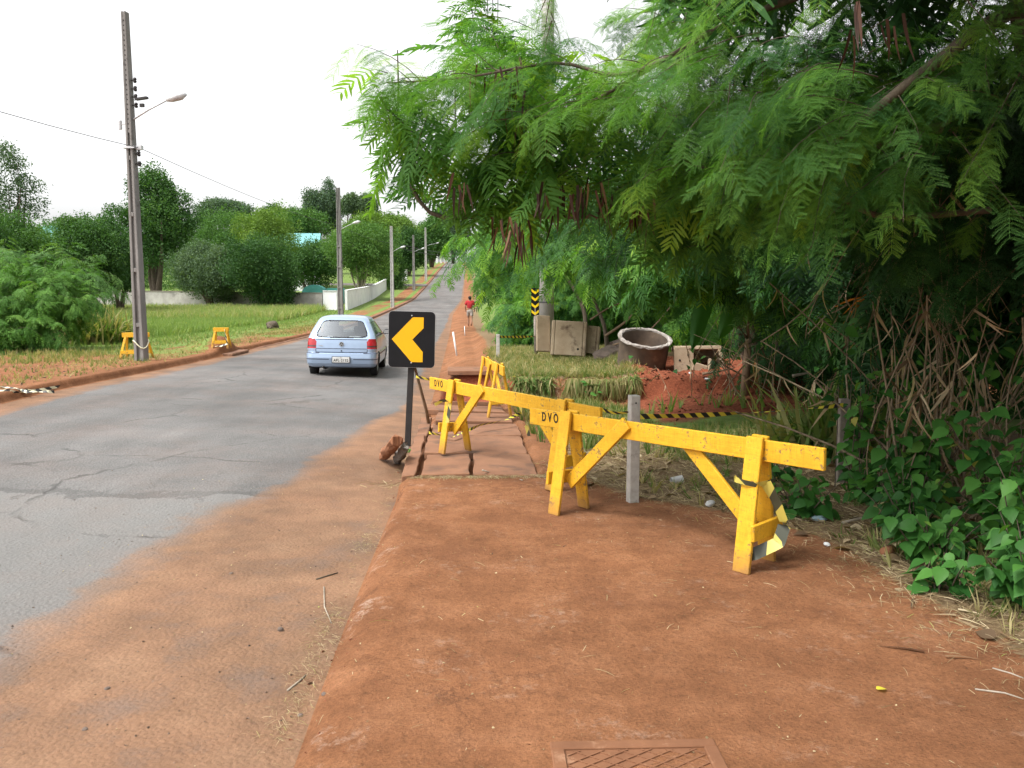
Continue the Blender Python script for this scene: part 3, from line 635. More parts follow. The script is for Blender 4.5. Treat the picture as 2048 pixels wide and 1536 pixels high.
pk = on(*U(996, 695, 20.2)[:2]); mk = on(*U(1070, 690, 20.8)[:2])
ribbon('barrier_tape', sag(pk + [0, 0, .52], mk + [0, 0, .50], .01), .06, 'barrier tape from the small white post to the hazard marker', M['tape'], .8, gt)
# tape wound round the near barricade's right frame
fx = 2.13; rz = trA.rotation_euler.z; ca, sa = math.cos(rz), math.sin(rz)
def A(x, y, z): return np.array([trA.location.x + x * ca - y * sa, trA.location.y + x * sa + y * ca, z])
ribbon('loose_tape', [A(fx - .065, -.10, .55), A(fx - .07, -.115, .535), A(fx + .0, -.118, .53), A(fx + .07, -.10, .525), A(fx + .09, .0, .53), A(fx + .075, .10, .53)], .035, 'dirty barrier tape knotted round the right legs of the near barricade', M['dirtytape'], .3, gt)
ribbon('loose_tape', [A(fx + .08, -.02, .53), A(fx + .13, .02, .42), A(fx + .17, .06, .28), A(fx + .16, .02, .17), A(fx + .07, -.1, .10), A(fx - .03, -.13, .06)], .075, 'dirty barrier tape end hanging down to the ground from the near barricade', M['dirtytape'], .4, gt, .5)
rzB = trB.rotation_euler.z; cb, sb = math.cos(rzB), math.sin(rzB)
def B(x, y, z): return np.array([trB.location.x + x * cb - y * sb, trB.location.y + x * sb + y * cb, z])
ribbon('loose_tape', [B(.48, -.2, .50), B(.50, -.13, .54), B(.56, -.11, .55), B(.63, -.1, .53), B(.64, -.12, .44), B(.66, -.15, .33)], .035, 'dirty tape scrap tied round the leg beside the arrow sign', M['dirtytape'], 2.5, gt)
ribbon('loose_tape', [U(1040, 812, 8.0), U(1046, 830, 7.95), U(1052, 850, 7.9), U(1058, 872, 7.9)], .05, 'torn tape scrap hanging under the second barricade beam', M['dirtytape'], 2.0, gt)

# ================================================================== ARROW SIGN
sb_ = GT(817, 893); Ys = sb_[1]
s = empty('arrow_sign', (sb_[0], Ys, sb_[2]), 0, 'black square sign with a yellow chevron pointing left on a dark post', 'road sign')
top = U(823.5, 735, Ys - .02); lean = (top[0] - sb_[0]) / (top[2] - sb_[2])
pc = U(823.5, 679, Ys - .03); lc = pc - sb_; wS, hS = 93 / 1650 * Ys * .985, 113 / 1650 * Ys * .985
mb = MB(); mb.bar((-.02, .02, -.1), (lean * 1.35, .02, lc[2] + .2), .075, .045, (1, 0, 0)); mb.build('post', M['darksteel'], s, bevel=.004)
tilt = Matrix.Rotation(math.radians(1.6), 4, 'Y')
pnl = empty('sign_panel', (0, 0, 0)); 
def rrect(w, h, r, n=6):
    o = []
    for cx, cy, a0 in ((w / 2 - r, h / 2 - r, 0), (-w / 2 + r, h / 2 - r, 90), (-w / 2 + r, -h / 2 + r, 180), (w / 2 - r, -h / 2 + r, 270)):
        for i in range(n + 1):
            a = math.radians(a0 + 90 * i / n); o.append((cx + r * math.cos(a), cy + r * math.sin(a)))
    return o
bpy.data.objects.remove(pnl)
mb = MB(); mb.prism(rrect(wS, hS, .05), -.012, -.004); pnl = mb.build('sign_panel', M['black'], s); pnl.location = lc; pnl.rotation_euler = (0, math.radians(1.6), math.radians(1.5))
mb = MB(); mb.prism(rrect(wS + .008, hS + .008, .053), -.004, .0); mb.build('panel_edge', M['steel'], pnl)
a = wS
poly = [(-.43 * a, -.0 * a), (.02 * a, .485 * a), (.255 * a, .485 * a), (.255 * a, .255 * a), (.015 * a, .0), (.245 * a, -.265 * a), (.245 * a, -.49 * a), (-.0 * a, -.49 * a)]
mb = MB(); mb.prism(poly, -.0155, -.0125); mb.build('chevron', M['amber'], pnl)
for z in (.515 * a, -.51 * a):
    mb = MB(); mb.tube([(0.0, -.012, z), (0.0, -.022, z)], [.011, .007], 10); mb.build('bolt', M['steel'], pnl, smooth=True)
p0 = GT(862, 866); p1 = U(832, 745, Ys + .12)
mb = MB(); mb.tube([p0 - [0, 0, .05], p0 * .6 + p1 * .4 + [.012, 0, 0], p1 + (p1 - p0) * .12], [.026, .023, .019], 8)
tag(mb.build('wooden_stake', M['wood'], smooth=True), 'leaning wooden stake propping the arrow sign post', 'stake')
# timber chunks at the foot of the sign
def chunk(name, p0, p1, r0, r1, m, label, cat, n=9, jag=.25, seed=0):
    rr = random.Random(seed); mb = MB(); P0, P1 = Vector(p0), Vector(p1); m_ = 7
    pts = [P0.lerp(P1, i / (m_ - 1)) + Vector((rr.uniform(-1, 1), rr.uniform(-1, 1), rr.uniform(-1, 1))) * r0 * .18 for i in range(m_)]
    mb.tube(pts, [r0 + (r1 - r0) * i / (m_ - 1) for i in range(m_)], n)
    for i, v in enumerate(mb.v):
        k = rr.uniform(1 - jag, 1 + jag * .6); ring = i // n; c = pts[min(ring, m_ - 1)]; mb.v[i] = tuple(c + (Vector(v) - c) * k + (P1 - P0).normalized() * rr.uniform(-1, 1) * r0 * (.9 if ring in (0, m_ - 1) else .2))
    return tag(mb.build(name, m, bevel=.006), label, cat)
chunk('timber_block', GT(766, 922) + [0, .05, .05], U(794, 882, 8.05), .062, .068, M['redwood'], 'short broken chunk of red-brown timber leaning by the sign', 'timber', seed=3)
chunk('timber_block', GT(793, 928) + [0, .02, .03], U(811, 893, 8.35), .058, .045, M['greywood'], 'grey rotten timber stub wedged against the sign post foot', 'timber', seed=5)

# ================================================================== POSTS
def fence_post(p, h, w, m, label, rz=0, group=None, cat='fence post'):
    t = empty('fence_post', p, rz, label, cat, group)
    mb = MB(); mb.box((0, 0, h / 2 - .1), (w, w, h + .2), taper=.94); mb.build('shaft', m, t, bevel=.008, seg=2)
    for z in (h - .06, h - .3): MB().tube([(0, -w / 2 * .96 - .001, z), (0, -w / 2 * .96 + .01, z)], .008, 6).build('wire_hole', M['hole'], t)
    return t
fence_post(post1, .87, .085, M['post'], 'pale square concrete fence post behind the near barricade', .25, 'concrete fence posts')
fence_post(post2, .75, .09, M['darkpost'], 'dark weathered concrete fence post among the leafy shrubs', -.1, 'concrete fence posts')
fence_post(pk, .58, .09, M['post'], 'small white post on the grass bank holding tape', 0, 'concrete fence posts')
a0 = GT(914, 711); mb = MB(); mb.tube([a0 - [0, 0, .05], U(906, 664, a0[1] + .1)], [.03, .028], 8)
tag(mb.build('white_stake', M['whitewall'], smooth=True), 'slanted thin white stake standing on the dirt walkway', 'stake')
a0 = GT(930, 672); mb = MB(); mb.tube([a0 - [0, 0, .05], a0 + [-.02, 0, .45]], [.02, .018], 6)
tag(mb.build('white_stake', M['whitewall'], smooth=True), 'short thin stake further up the dirt walkway', 'stake')
# hazard marker
s = empty('hazard_marker', mk, 0, 'narrow black marker with yellow chevrons pointing down beside the round pole', 'road sign')
hz0 = U(1069, 632, mk[1])[2] - mk[2]; hz1 = U(1069, 576, mk[1])[2] - mk[2]
mb = MB(); mb.tube([(0.02, .03, -.1), (0, .03, hz0 + .2)], .04, 8); mb.build('post', M['darkpost'], s, smooth=True)
mb = MB(); mb.box((0, 0, (hz0 + hz1) / 2), (.2, .012, hz1 - hz0)); pn = mb.build('marker_panel', M['black'], s, bevel=.003)
n = 4; hh = (hz1 - hz0) / n
for i in range(n):
    z = hz0 + hh * (i + .5); w = .092
    if i < n - 1 or True:
        mb = MB(); mb.prism([(-w, z + .40 * hh), (0, z - .02 * hh), (w, z + .40 * hh), (w, z + .02 * hh), (0, z - .40 * hh), (-w, z + .02 * hh)], -.009, -.0065); mb.build('chevron', M['marker'], pn)

# ================================================================== BIG ROUND POLE
pb = on(*U(1093, 640, 22.3)[:2])
s = empty('round_concrete_pole', pb, 0, 'thick round concrete pole rising through the feathery foliage', 'utility pole')
mb = MB(); mb.tube([(0, 0, -.3), (0, 0, 4), (0, 0, 8), (0, 0, 13)], [.205, .185, .165, .14], 28); mb.build('shaft', M['palepole'], s, smooth=True)
mb = MB()
for k in range(3): mb.tube([(0.215 * math.cos(t), .215 * math.sin(t), 1.35 + .012 * k) for t in np.linspace(0, 6.28, 20)], .006, 5)
mb.build('wire_band', M['wire'], s)

# ================================================================== CONCRETE BOXES AND PIPE RING
def open_box(name, loc, rot, size, th, label, m=M['box'], holes=()):
    W, D, Hh = size; t = empty(name, loc, 0, label, 'concrete box', 'discarded concrete chambers'); t.rotation_euler = rot
    for nm, c, sz in (('side_wall', (-W / 2 + th / 2, 0, Hh / 2), (th, D, Hh)), ('side_wall', (W / 2 - th / 2, 0, Hh / 2), (th, D, Hh)), ('end_wall', (0, -D / 2 + th / 2, Hh / 2), (W - 2 * th - .004, th, Hh - .006)), ('end_wall', (0, D / 2 - th / 2, Hh / 2), (W - 2 * th - .004, th, Hh - .006))):
        mb = MB(); mb.box(c, sz); o = mb.build(nm, m, t, bevel=.02, seg=2)
    for x, z in holes: MB().tube([(x, -D / 2 - .003, z), (x, -D / 2 + .02, z)], .028, 12).build('drain_hole', M['hole'], t)
    return t
# two boxes side by side on the bank
p = GT(1130, 716)
def zat(x, y): return float(H(x, y))
y1 = 19.0
q = U(1137, 712, y1); open_box('concrete_chamber', (q[0], y1 + .42, q[2] - .02), (math.radians(-4), math.radians(3), math.radians(-2)), (.80, .84, .80), .075, 'tilted square concrete chamber on the grass bank, largest of its pair', holes=((.22, .16),))
q = U(1181, 712, y1 + .2); open_box('concrete_chamber', (q[0] + .02, y1 + .75, q[2]), (math.radians(-6), math.radians(5), math.radians(-8)), (.42, .9, .66), .06, 'lower concrete chamber wedged right of the largest chamber')
q = U(1086, 700, y1 + .5); mb = MB(); mb.box((0, 0, .42), (.34, .09, .86)); o = mb.build('concrete_slab', M['box'], bevel=.015); o.location = (q[0], y1 + .35, q[2] - .02); o.rotation_euler = (math.radians(-12), math.radians(4), math.radians(18)); tag(o, 'stained upright concrete slab leaning left of the tilted chamber', 'concrete slab')
# pipe ring
yr = 16.3; q = U(1290, 741, yr); s = empty('concrete_pipe', (q[0], yr + .52, q[2] + .05), 0, 'stained round concrete pipe ring tipped toward the road on the dirt mound', 'concrete pipe'); s.rotation_euler = (math.radians(19), math.radians(4), 0)
def lathe(prof, n=48):
    mb = MB(); k = len(prof)
    mb.v = [(r * math.cos(2 * math.pi * i / n), r * math.sin(2 * math.pi * i / n), z) for i in range(n) for r, z in prof]
    mb.f = [(i * k + j, ((i + 1) % n) * k + j, ((i + 1) % n) * k + j + 1, i * k + j + 1) for i in range(n) for j in range(k - 1)]; return mb
lathe([(.49, .02), (.505, .58), (.52, .60), (.545, .62)]).build('outer_wall', M['pipe'], s, smooth=True)
lathe([(.455, .6), (.44, .3), (.44, -.05)]).build('inner_wall', M['pipe'], s, smooth=True)
rm_ = lathe([(.548, .60), (.546, .628), (.50, .635), (.468, .628), (.462, .60)])
rr = random.Random(4); rm_.v = [(x * rr.uniform(.985, 1.012), y * rr.uniform(.985, 1.012), z + rr.uniform(-.012, .012)) for x, y, z in rm_.v]; rm_.build('chipped_rim', M['rim'], s)
# broken box on the right of the ring
yb = 16.4; q = U(1378, 748, yb); s = empty('broken_chamber', (q[0], yb, q[2] - .06), 0, 'broken concrete chamber lying open on its side beyond the red dirt', 'concrete box', 'discarded concrete chambers'); s.rotation_euler = (math.radians(-6), math.radians(-3), math.radians(-8))
for nm, c, sz, rt in (('side_wall', (-.09, 0, .3), (.40, .07, .62), (0, 0, 12)), ('end_wall', (.18, .35, .58), (.95, .75, .075), (0, 2, 0)), ('side_wall', (.66, .36, .27), (.07, .75, .6), (0, -8, 0)), ('base_slab', (.25, .72, .27), (.85, .07, .6), (0, 0, 0)), ('broken_shard', (.20, .0, .12), (.28, .06, .28), (10, 20, 0)), ('broken_shard', (.40, -.02, .17), (.05, .3, .36), (0, 6, 0))):
    mb = MB(); mb.box((0, 0, 0), sz); o = mb.build(nm, M['box'], s, bevel=.015, seg=2); o.location = c; o.rotation_euler = [math.radians(a) for a in rt]
for x, z in ((-.17, .34), (.0, .44)): MB().tube([(x, -.05 + (x + .09) * .2, z), (x, .0, z)], .022, 10).build('drain_hole', M['hole'], s)
yb2 = 18.2; q = U(1215, 715, yb2)
chunk('rubble_heap', (q[0] - .1, yb2 + .2, q[2]), (q[0] + .35, yb2 + .3, q[2] + .12), .22, .3, M['stone'], 'grey rubble heap between the chambers and the pipe ring', 'rubble', seed=8)

# ================================================================== COVER PLATE IN THE SIDEWALK
cx0, cy1 = .15, 2.90; s = empty('access_cover', (cx0 + .305, cy1 - .305, float(H(.45, 2.6)) - .006), math.radians(2), 'dust covered square access cover with diamond ribs in the sidewalk', 'manhole cover')
mb = MB()
for c, sz in (((0, .28, 0), (.61, .05, .03)), ((0, -.28, 0), (.61, .05, .03)), ((-.28, 0, 0), (.05, .508, .03)), ((.28, 0, 0), (.05, .508, .03))): mb.box(c, sz)
mb.build('frame', M['iron'], s, bevel=.004)
mb = MB(); mb.box((0, 0, -.004), (.508, .508, .02)); mb.build('plate', M['iron'], s)
mb = MB()
for k in range(-11, 12):
    for sg in (-1, 1):
        o_ = k * .048; pts = []
        lo, hi = max(-.25, -.25 - o_ if False else -.25), .25
        # line y = sg*x*0.62 + off clipped to the square
        off = o_ * 1.1; xs_ = [x for x in np.linspace(-.25, .25, 41) if abs(sg * x * .62 + off) <= .25]
        if len(xs_) > 3: mb.bar((xs_[0], sg * xs_[0] * .62 + off, .0072 + .0006 * sg), (xs_[-1], sg * xs_[-1] * .62 + off, .0072 + .0006 * sg), .006, .006, (0, 0, 1))
mb.build('diamond_ribs', M['iron'], s)

# ================================================================== STORM DRAIN, LEFT KERB
y0 = 25.3; xk = float(XL(y0)); zk = float(ZR(y0))
s = empty('storm_drain', (xk, y0, zk), math.atan2(float(XL(27) - XL(23)), -4) + math.pi / 2 * 0 , 'twin mouthed concrete storm drain in the left kerb', 'drain'); s.rotation_euler = (0, 0, math.atan2(float(-(XL(27) - XL(23))), 4))
mb = MB(); mb.box((-.02, 0, .19), (.5, 1.9, .09)); mb.build('lid_slab', M['kerb'], s, bevel=.02)
for yy in (-.9, 0, .9): MB().box((-.03, yy, .06), (.42, .16, .19)).build('pier', M['kerb'], s, bevel=.02)
mb = MB(); mb.box((-.2, 0, .06), (.03, 1.7, .2)); mb.build('mouth', M['hole'], s)
for k in range(4): MB().box((-.75 - .42 * k, -.1 * k, .16), (.38, 1.7, .07)).build('cover_slab', M['slab'], s, bevel=.012)

# ================================================================== UTILITY POLES ON THE LEFT
def arm_lamp(parent, z, reach=2.0, rise=.45, dirx=1, pale=True):
    mb = MB(); mb.tube([(0, 0, z), (dirx * reach * .5, -.05, z + rise * .55), (dirx * reach, -.1, z + rise)], [.022, .02, .018], 6); a = mb.build('lamp_arm', M['lamp'], parent, smooth=True)
    mb = MB(); mb.tube([(dirx * (reach - .02), -.1, z + rise), (dirx * (reach + .12), -.106, z + rise + .03), (dirx * (reach + .36), -.115, z + rise + .085), (dirx * (reach + .5), -.12, z + rise + .11)], [.04, .085, .10, .03], 10)
    mb.build('lamp_head', M['lamp'], a, smooth=True)
def double_t_pole(p, h, label, wb=.30, wt=.14, m=None, holes=True, lampz=None, reach=1.9, gname='utility poles along the left verge', ins=True):
    m = m or M['pole']; s = empty('utility_pole', p, math.radians(-8), label, 'utility pole', gname)
    def w(z): return wb + (wt - wb) * z / h
    mb = MB()
    for sgn in (-1, 1):                               # two flanges
        for i in range(1):
            mb.add([(sgn * w(0) / 2 - (.085 if sgn > 0 else 0), -.12, -.3), (sgn * w(0) / 2 + (.085 if sgn < 0 else 0), -.12, -.3), (sgn * w(0) / 2 + (.085 if sgn < 0 else 0), .12, -.3), (sgn * w(0) / 2 - (.085 if sgn > 0 else 0), .12, -.3),
                    (sgn * w(h) / 2 - (.05 if sgn > 0 else 0), -.085, h), (sgn * w(h) / 2 + (.05 if sgn < 0 else 0), -.085, h), (sgn * w(h) / 2 + (.05 if sgn < 0 else 0), .085, h), (sgn * w(h) / 2 - (.05 if sgn > 0 else 0), .085, h)],
                   [(3, 2, 1, 0), (4, 5, 6, 7), (0, 1, 5, 4), (1, 2, 6, 5), (2, 3, 7, 6), (3, 0, 4, 7)])
    sh = mb.build('shaft', m, s, bevel=.012)
    mb = MB(); mb.box((0, 0, h / 2 - .15), (wb - .17, .12, h + .28), taper=.35); mb.build('web', m, s)
    z = .9
    while z < h * .62:
        MB().box((0, 0, z), (w(z) - .15, .20, .10)).build('rib', m, s, bevel=.006); z += 1.35
    MB().box((0, 0, h * .83), (.055, .158, h * .335)).build('top_infill', m, s, bevel=.006)
    if holes:
        mb = MB()
        for k in range(24):
            zz = h * .66 + k * h * .335 / 24.5; mb.tube([(0, -.083, zz), (0, -.07, zz)], .016, 8)
        mb.build('bolt_hole', M['hole'], s)
    if lampz: arm_lamp(s, lampz, reach)
    if ins:
        for zz in ins:
            mb = MB(); x = w(zz) / 2; mb.bar((x, 0, zz), (x + .12, 0, zz), .03, .02, (0, 1, 0)); mb.tube([(x + .1, 0, zz - .06), (x + .1, 0, zz - .02), (x + .1, 0, zz), (x + .1, 0, zz + .02), (x + .1, 0, zz + .06)], [.03, .045, .025, .045, .03], 10); mb.build('insulator', M['darksteel'], s)
    return s
p1 = on(*U(284, 733, 20.6)[:2]); h1 = float(U(250, 24, 20.6)[2] - p1[2])
zz = lambda py, Y, pz: float(U(300, py, Y)[2] - pz)
P1 = double_t_pole(p1, h1, 'tall weathered concrete utility pole with lamp arm standing nearest on the left', (.27), .12, lampz=zz(243, 20.6, p1[2]), reach=1.05,
                   ins=[zz(y, 20.6, p1[2]) for y in (161, 178, 194, 211, 297, 308, 328)])
mb = MB(); z = zz(248, 20.6, p1[2]); mb.tube([(-.27, 0, z - .12), (-.27, 0, z + .08), (-.27, 0, z + .12)], [.05, .05, .02], 10); mb.bar((-.27, 0, z), (-.1, 0, z), .02, .03, (0, 1, 0)); mb.build('photocell_box', M['lamp'], P1, smooth=False)
mb = MB(); z = zz(199, 20.6, p1[2]); mb.box((.36, -.05, z), (.30, .1, .05), Matrix.Rotation(-.1, 3, 'Y')); mb.box((.36, -.05, z - .16), (.10, .06, .08)); mb.bar((.14, 0, z - .02), (.3, -.03, z), .02, .02, (0, 1, 0)); mb.build('connector_clamp', M['darksteel'], P1)
mb = MB(); z = zz(296, 20.6, p1[2]); mb.box((0, 0, z), (.30, .26, .05)); mb.box((.22, 0, z), (.13, .10, .10)); mb.build('metal_band', M['steel'], P1)
mb = MB(); mb.tube([(.19 * math.cos(t), .16 * math.sin(t), .42 + .1 * math.sin(t * 2)) for t in np.linspace(0, 6.28, 18)], .015, 5); mb.build('rope_scrap', M['whitetape'], P1)
p2 = on(*U(682, 645, 55)[:2]); h2 = float(U(677, 375, 55)[2] - p2[2])
P2 = double_t_pole(p2, h2, 'brown utility pole with lamp arm behind the blue car', .36, .24, lampz=float(U(700, 461, 55)[2] - p2[2]), reach=1.0, holes=False, ins=[h2 * .42])
p3 = on(*U(785, 618, 80)[:2]); h3 = float(U(785, 452, 80)[2] - p3[2])
P3 = double_t_pole(p3, h3, 'pale slim utility pole with lamp arm on the lawn edge by the sidewalk', .34, .24, m=M['palepole'], holes=False, lampz=float(U(790, 505, 80)[2] - p3[2]), reach=.9, ins=[h3 * .4])
p4 = on(*U(828, 586, 120)[:2]); P4 = double_t_pole(p4, float(U(828, 470, 120)[2] - p4[2]), 'grey utility pole planted in the far left sidewalk', .4, .25, holes=False, lampz=float(U(828, 504, 120)[2] - p4[2]), reach=1.2, ins=None)
p5 = on(*U(852, 562, 150)[:2]); P5 = double_t_pole(p5, float(U(852, 455, 150)[2] - p5[2]), 'most distant utility pole before the top of the road', .45, .3, m=M['palepole'], holes=False, lampz=float(U(852, 492, 150)[2] - p5[2]), reach=2.0, ins=None)
def cable(pts, sagv, r, label, group='overhead cables'):
    mb = MB(); P = []
    for a, b in zip(pts[:-1], pts[1:]): P += sag(a, b, sagv, 10)[:-1]
    P.append(np.array(pts[-1])); mb.tube(P, r, 5); return tag(mb.build('overhead_cable', M['wire'], smooth=True), label, 'cable', group)
z1 = p1[2] + zz(296, 20.6, p1[2]); a = np.array([p1[0] + .2, p1[1], z1])
cable([np.array([-11.2, 6.5, z1 + .3]), a, U(680, 452, 55), U(785, 486, 80), U(828, 496, 120), U(852, 500, 150)], .22, .008, 'thin cable slung along the left poles from pole to pole')
for k in range(3):
    cable([np.array([-.2 + .16 * k, -6, 8.6 + .1 * k]), np.array([-.62 + .13 * k, 22, 8.9 + .1 * k]), np.array([-1.4 + .13 * k, 62, 9.4])], .35, .012, ['leftmost of three thin overhead cables at the tree top', 'middle one of three thin overhead cables at the tree top', 'rightmost of three thin overhead cables at the tree top'][k])
for k, (pa, pb_) in enumerate((((800, 488), (905, 506)), ((800, 496), (905, 512)))):
    cable([U(*pa, 118), U(*pb_, 190)], .3, .03, ['upper far cable crossing between the distant poles', 'lower far cable crossing between the distant poles'][k])

# ================================================================== WALLS AND BUILDINGS, LEFT
def wall_run(name, pts, h0, th, m, label, cap=None):
    mb = MB(); n = len(pts)
    top = []
    t = empty(name, (pts[0][0], pts[0][1], 0), 0, label, 'wall'); ox, oy = pts[0]
    P = []
    for (xa, ya), (xb, yb) in zip(pts[:-1], pts[1:]):
        for k in range(12): P.append((xa + (xb - xa) * k / 12, ya + (yb - ya) * k / 12))
    P.append(pts[-1]); d = Vector((pts[-1][0] - pts[0][0], pts[-1][1] - pts[0][1])).normalized(); nx, ny = -d.y * th / 2, d.x * th / 2
    hh = h0 if hasattr(h0, '__len__') else (h0, h0)
    def ring(w, zb, zt):
        o = []
        for i, (x, y) in enumerate(P):
            g_ = float(H(x, y)); f = i / (len(P) - 1); h = hh[0] + (hh[1] - hh[0]) * f
            o += [(x - nx * w - ox, y - ny * w - oy, g_ + zb(h)), (x + nx * w - ox, y + ny * w - oy, g_ + zb(h)), (x + nx * w - ox, y + ny * w - oy, g_ + zt(h)), (x - nx * w - ox, y - ny * w - oy, g_ + zt(h))]
        f = []
        for i in range(len(P) - 1):
            a = i * 4; f += [(a + q, a + (q + 1) % 4, a + 4 + (q + 1) % 4, a + 4 + q) for q in range(4)]
        f += [(0, 1, 2, 3), tuple(4 * (len(P) - 1) + q for q in (3, 2, 1, 0))]; mb = MB(); mb.add(o, f); return mb
    ring(1, lambda h: -.4, lambda h: h).build('wall_face', m, t); ring(1.5, lambda h: h + .002, lambda h: h + .07).build('coping', cap or m, t)
    return t
cw = U(664, 626, 75)[:2]
wall_run('block_wall', [tuple(cw + [-.9, .25]), (-37, 82), (-62, 88)], 1.5, .2, M['greywall'], 'stained grey block wall along the back of the grass field', M['darkpost'])
wall_run('white_wall', [tuple(cw + [1.35, -.2]), tuple(U(772, 589, 122)[:2])], (1.75, 1.5), .2, M['whitewall'], 'whitewashed wall climbing beside the road')
o = wall_run('white_wall', [tuple(cw + [-.75, .1]), tuple(cw + [.55, -.2])], 1.7, .22, M['whitewall'], 'short white return wall at the field corner beside the brown pole')
pbx = on(*U(694, 620, 76)[:2]); mb = MB(); mb.box((0, 0, .8), (.35, .3, 1.9)); o = mb.build('gate_post', M['darkpost'], bevel=.02); o.location = pbx; tag(o, 'dark weathered gate post at the start of the white wall', 'gate post')
pg = on(*U(809, 551, 150)[:2]); s = empty('gate_pillar', pg, 0, 'far white square gate pillar below the dark trees', 'gate pillar')
mb = MB(); mb.box((0, 0, .9), (.95, .6, 2.0)); mb.build('pillar_body', M['whitewall'], s, bevel=.03); mb = MB(); mb.box((0, 0, 1.97), (1.1, .75, .12)); mb.build('pillar_cap', M['greywall'], s, bevel=.02)
def house(px, py_base, py_top, Y, w, dpt, wallm, roofm, label, name='house'):
    c = on(*U(px, py_base, Y)[:2]); ht = float(U(px, py_top, Y)[2] - c[2]); wh = ht * .68; s = empty(name, c, math.radians(8), label, 'house')
    mb = MB(); mb.box((0, dpt / 2, wh / 2 - .3), (w, dpt, wh + .6)); b = mb.build('wall', wallm, s)
    mb = MB(); mb.add([(-w / 2 - .5, -.6, wh), (w / 2 + .5, -.6, wh), (w / 2 + .5, dpt + .6, wh), (-w / 2 - .5, dpt + .6, wh), (-w / 2 - .5, dpt / 2, ht), (w / 2 + .5, dpt / 2, ht)], [(0, 1, 5, 4), (2, 3, 4, 5), (0, 4, 3), (1, 2, 5), (3, 2, 1, 0)]); mb.build('roof', roofm, s)
    for x in (-w * .25, w * .25):
        mb = MB(); mb.box((x, -.02, wh * .55), (1.4, .06, 1.1)); win = mb.build('window', M['whitewall'], s); mb = MB(); mb.box((x, -.055, wh * .55), (1.2, .02, .9)); mb.build('pane', M['hole'], win)
    return s
house(120, 560, 447, 98, 6, 8, M['whitewall'], M['cyanroof'], 'house with cyan roof showing through the dark trees at the left')
house(580, 560, 462, 116, 7, 8, M['whitewall'], M['cyanroof'], 'house with cyan roof behind the round bushy trees')
c = on(*U(627, 585, 88)[:2]); s = empty('teal_shed', c, .1, 'small teal rounded shed behind the block wall', 'shed')
mb = MB(); pl = [(1.25 * math.cos(t), 1.1 + .95 * math.sin(t)) for t in np.linspace(0, math.pi, 14)]; mb.prism([(1.25, -.8)] + pl + [(-1.25, -.8)], 0, 2.5); mb.build('shed_body', M['teal'], s)
mb = MB(); mb.box((1.32 + .9, 1.2, 0.5), (1.7, 2.2, 2.4)); mb.build('side_annex', M['teal'], s)
c = on(*U(886, 530, 330)[:2]); s = empty('distant_gateway', c, 0, 'tiny white gateway at the top of the road', 'gateway')
for k, x in enumerate((-2.4, -.8, .8, 2.4)):
    mb = MB(); mb.box((x, 0, 1.2), (.7, .5, 3.0 + .4 * (k % 2))); mb.build('pillar', M['whitewall'], s)

# ================================================================== SMALL DEBRIS THINGS
def lump(name, c, r, m, label, cat, seed=1, flat=.6):
    rr = random.Random(seed); import bmesh
    bm = bmesh.new(); bmesh.ops.create_icosphere(bm, subdivisions=3, radius=1)
    ox = rr.uniform(0, 50)
    for v in bm.verts:
        k = 1 + .5 * float(fbm(np.array(v.co.x * 1.3 + ox), np.array(v.co.y * 1.3 + v.co.z * 2.1), seed)) * 1.6; v.co *= k; v.co.x *= r[0]; v.co.y *= r[1]; v.co.z *= r[2] if len(r) > 2 else r[0] * flat
    me = bpy.data.meshes.new(name); bm.to_mesh(me); bm.free(); me.materials.append(m); o = bpy.data.objects.new(name, me); C.objects.link(o); o.location = c; o.rotation_euler = (0, 0, rr.uniform(0, 6)); return tag(o, label, cat)
def gp(px, py):
    p = GT(px, py); return G(px, py, .005) if 860 < px < 1100 and 800 < py < 950 else p
lump('stone', gp(561, 1262) + [0, 0, .008], (.017, .014, .014), M['stone'], 'small dark stone lying alone on the dusty road edge', 'stone', 3)
lump('stone', gp(462, 1148) + [0, 0, .004], (.012, .01, .008), M['stone'], 'small dark pebble on the orange dust by the asphalt', 'stone', 4)
lump('stone', gp(648, 1390) + [0, 0, .004], (.013, .011, .008), M['stone'], 'small clod beside the near gutter', 'stone', 9)
for k, (px, py) in enumerate(((170, 1460), (215, 1378), (600, 1432))): lump('stone', gp(px, py) + [0, 0, .003], (.012, .012, .007), M['stone'], ['dark clod on the dust at the lower left corner', 'pebble on the dust above the lower left corner', 'clod at the foot of the kerb line near the bottom'][k], 'stone', 20 + k)
lump('stump', gp(545, 657) + [0, 0, .15], (.45, .35, .28), M['bark'], 'dark uprooted stump on the mown verge', 'stump', 6)
for k, (px, py, s_, lb) in enumerate(((1380, 748, .05, 'white scrap on the red dirt mound'), (1415, 760, .07, 'folded white scrap on top of the red dirt'), (1600, 745, .06, 'pale scrap where the dirt meets the stalks'))):
    p = gp(px, py); o = lump('paper_scrap', p + [0, 0, .02], (s_, s_ * .5, .02), M['paper'], lb, 'litter', 30 + k)
lump('paper_scrap', gp(1654, 1092) + [0, 0, .012], (.032, .02, .01), M['paper'], 'crumpled white paper at the edge of the shrubs', 'litter', 41)
lump('plastic_bag', gp(1637, 1042) + [0, 0, .02], (.06, .035, .02), M['blueplastic'], 'pale blue plastic scrap under the shrubs', 'litter', 42)
lump('plastic_bag', gp(1420, 1012) + [0, 0, .02], (.055, .035, .025), M['plastic'], 'crumpled clear plastic in the straw behind the barricade', 'litter', 43)
p = gp(1353, 968); mb = MB(); mb.tube([p + [-.05, .0, .03], p + [.0, .01, .034], p + [.055, .02, .04]], [.028, .033, .036], 14, False); tag(mb.build('plastic_cup', M['plastic'], smooth=True), 'clear plastic cup lying in the straw under the near barricade', 'cup')
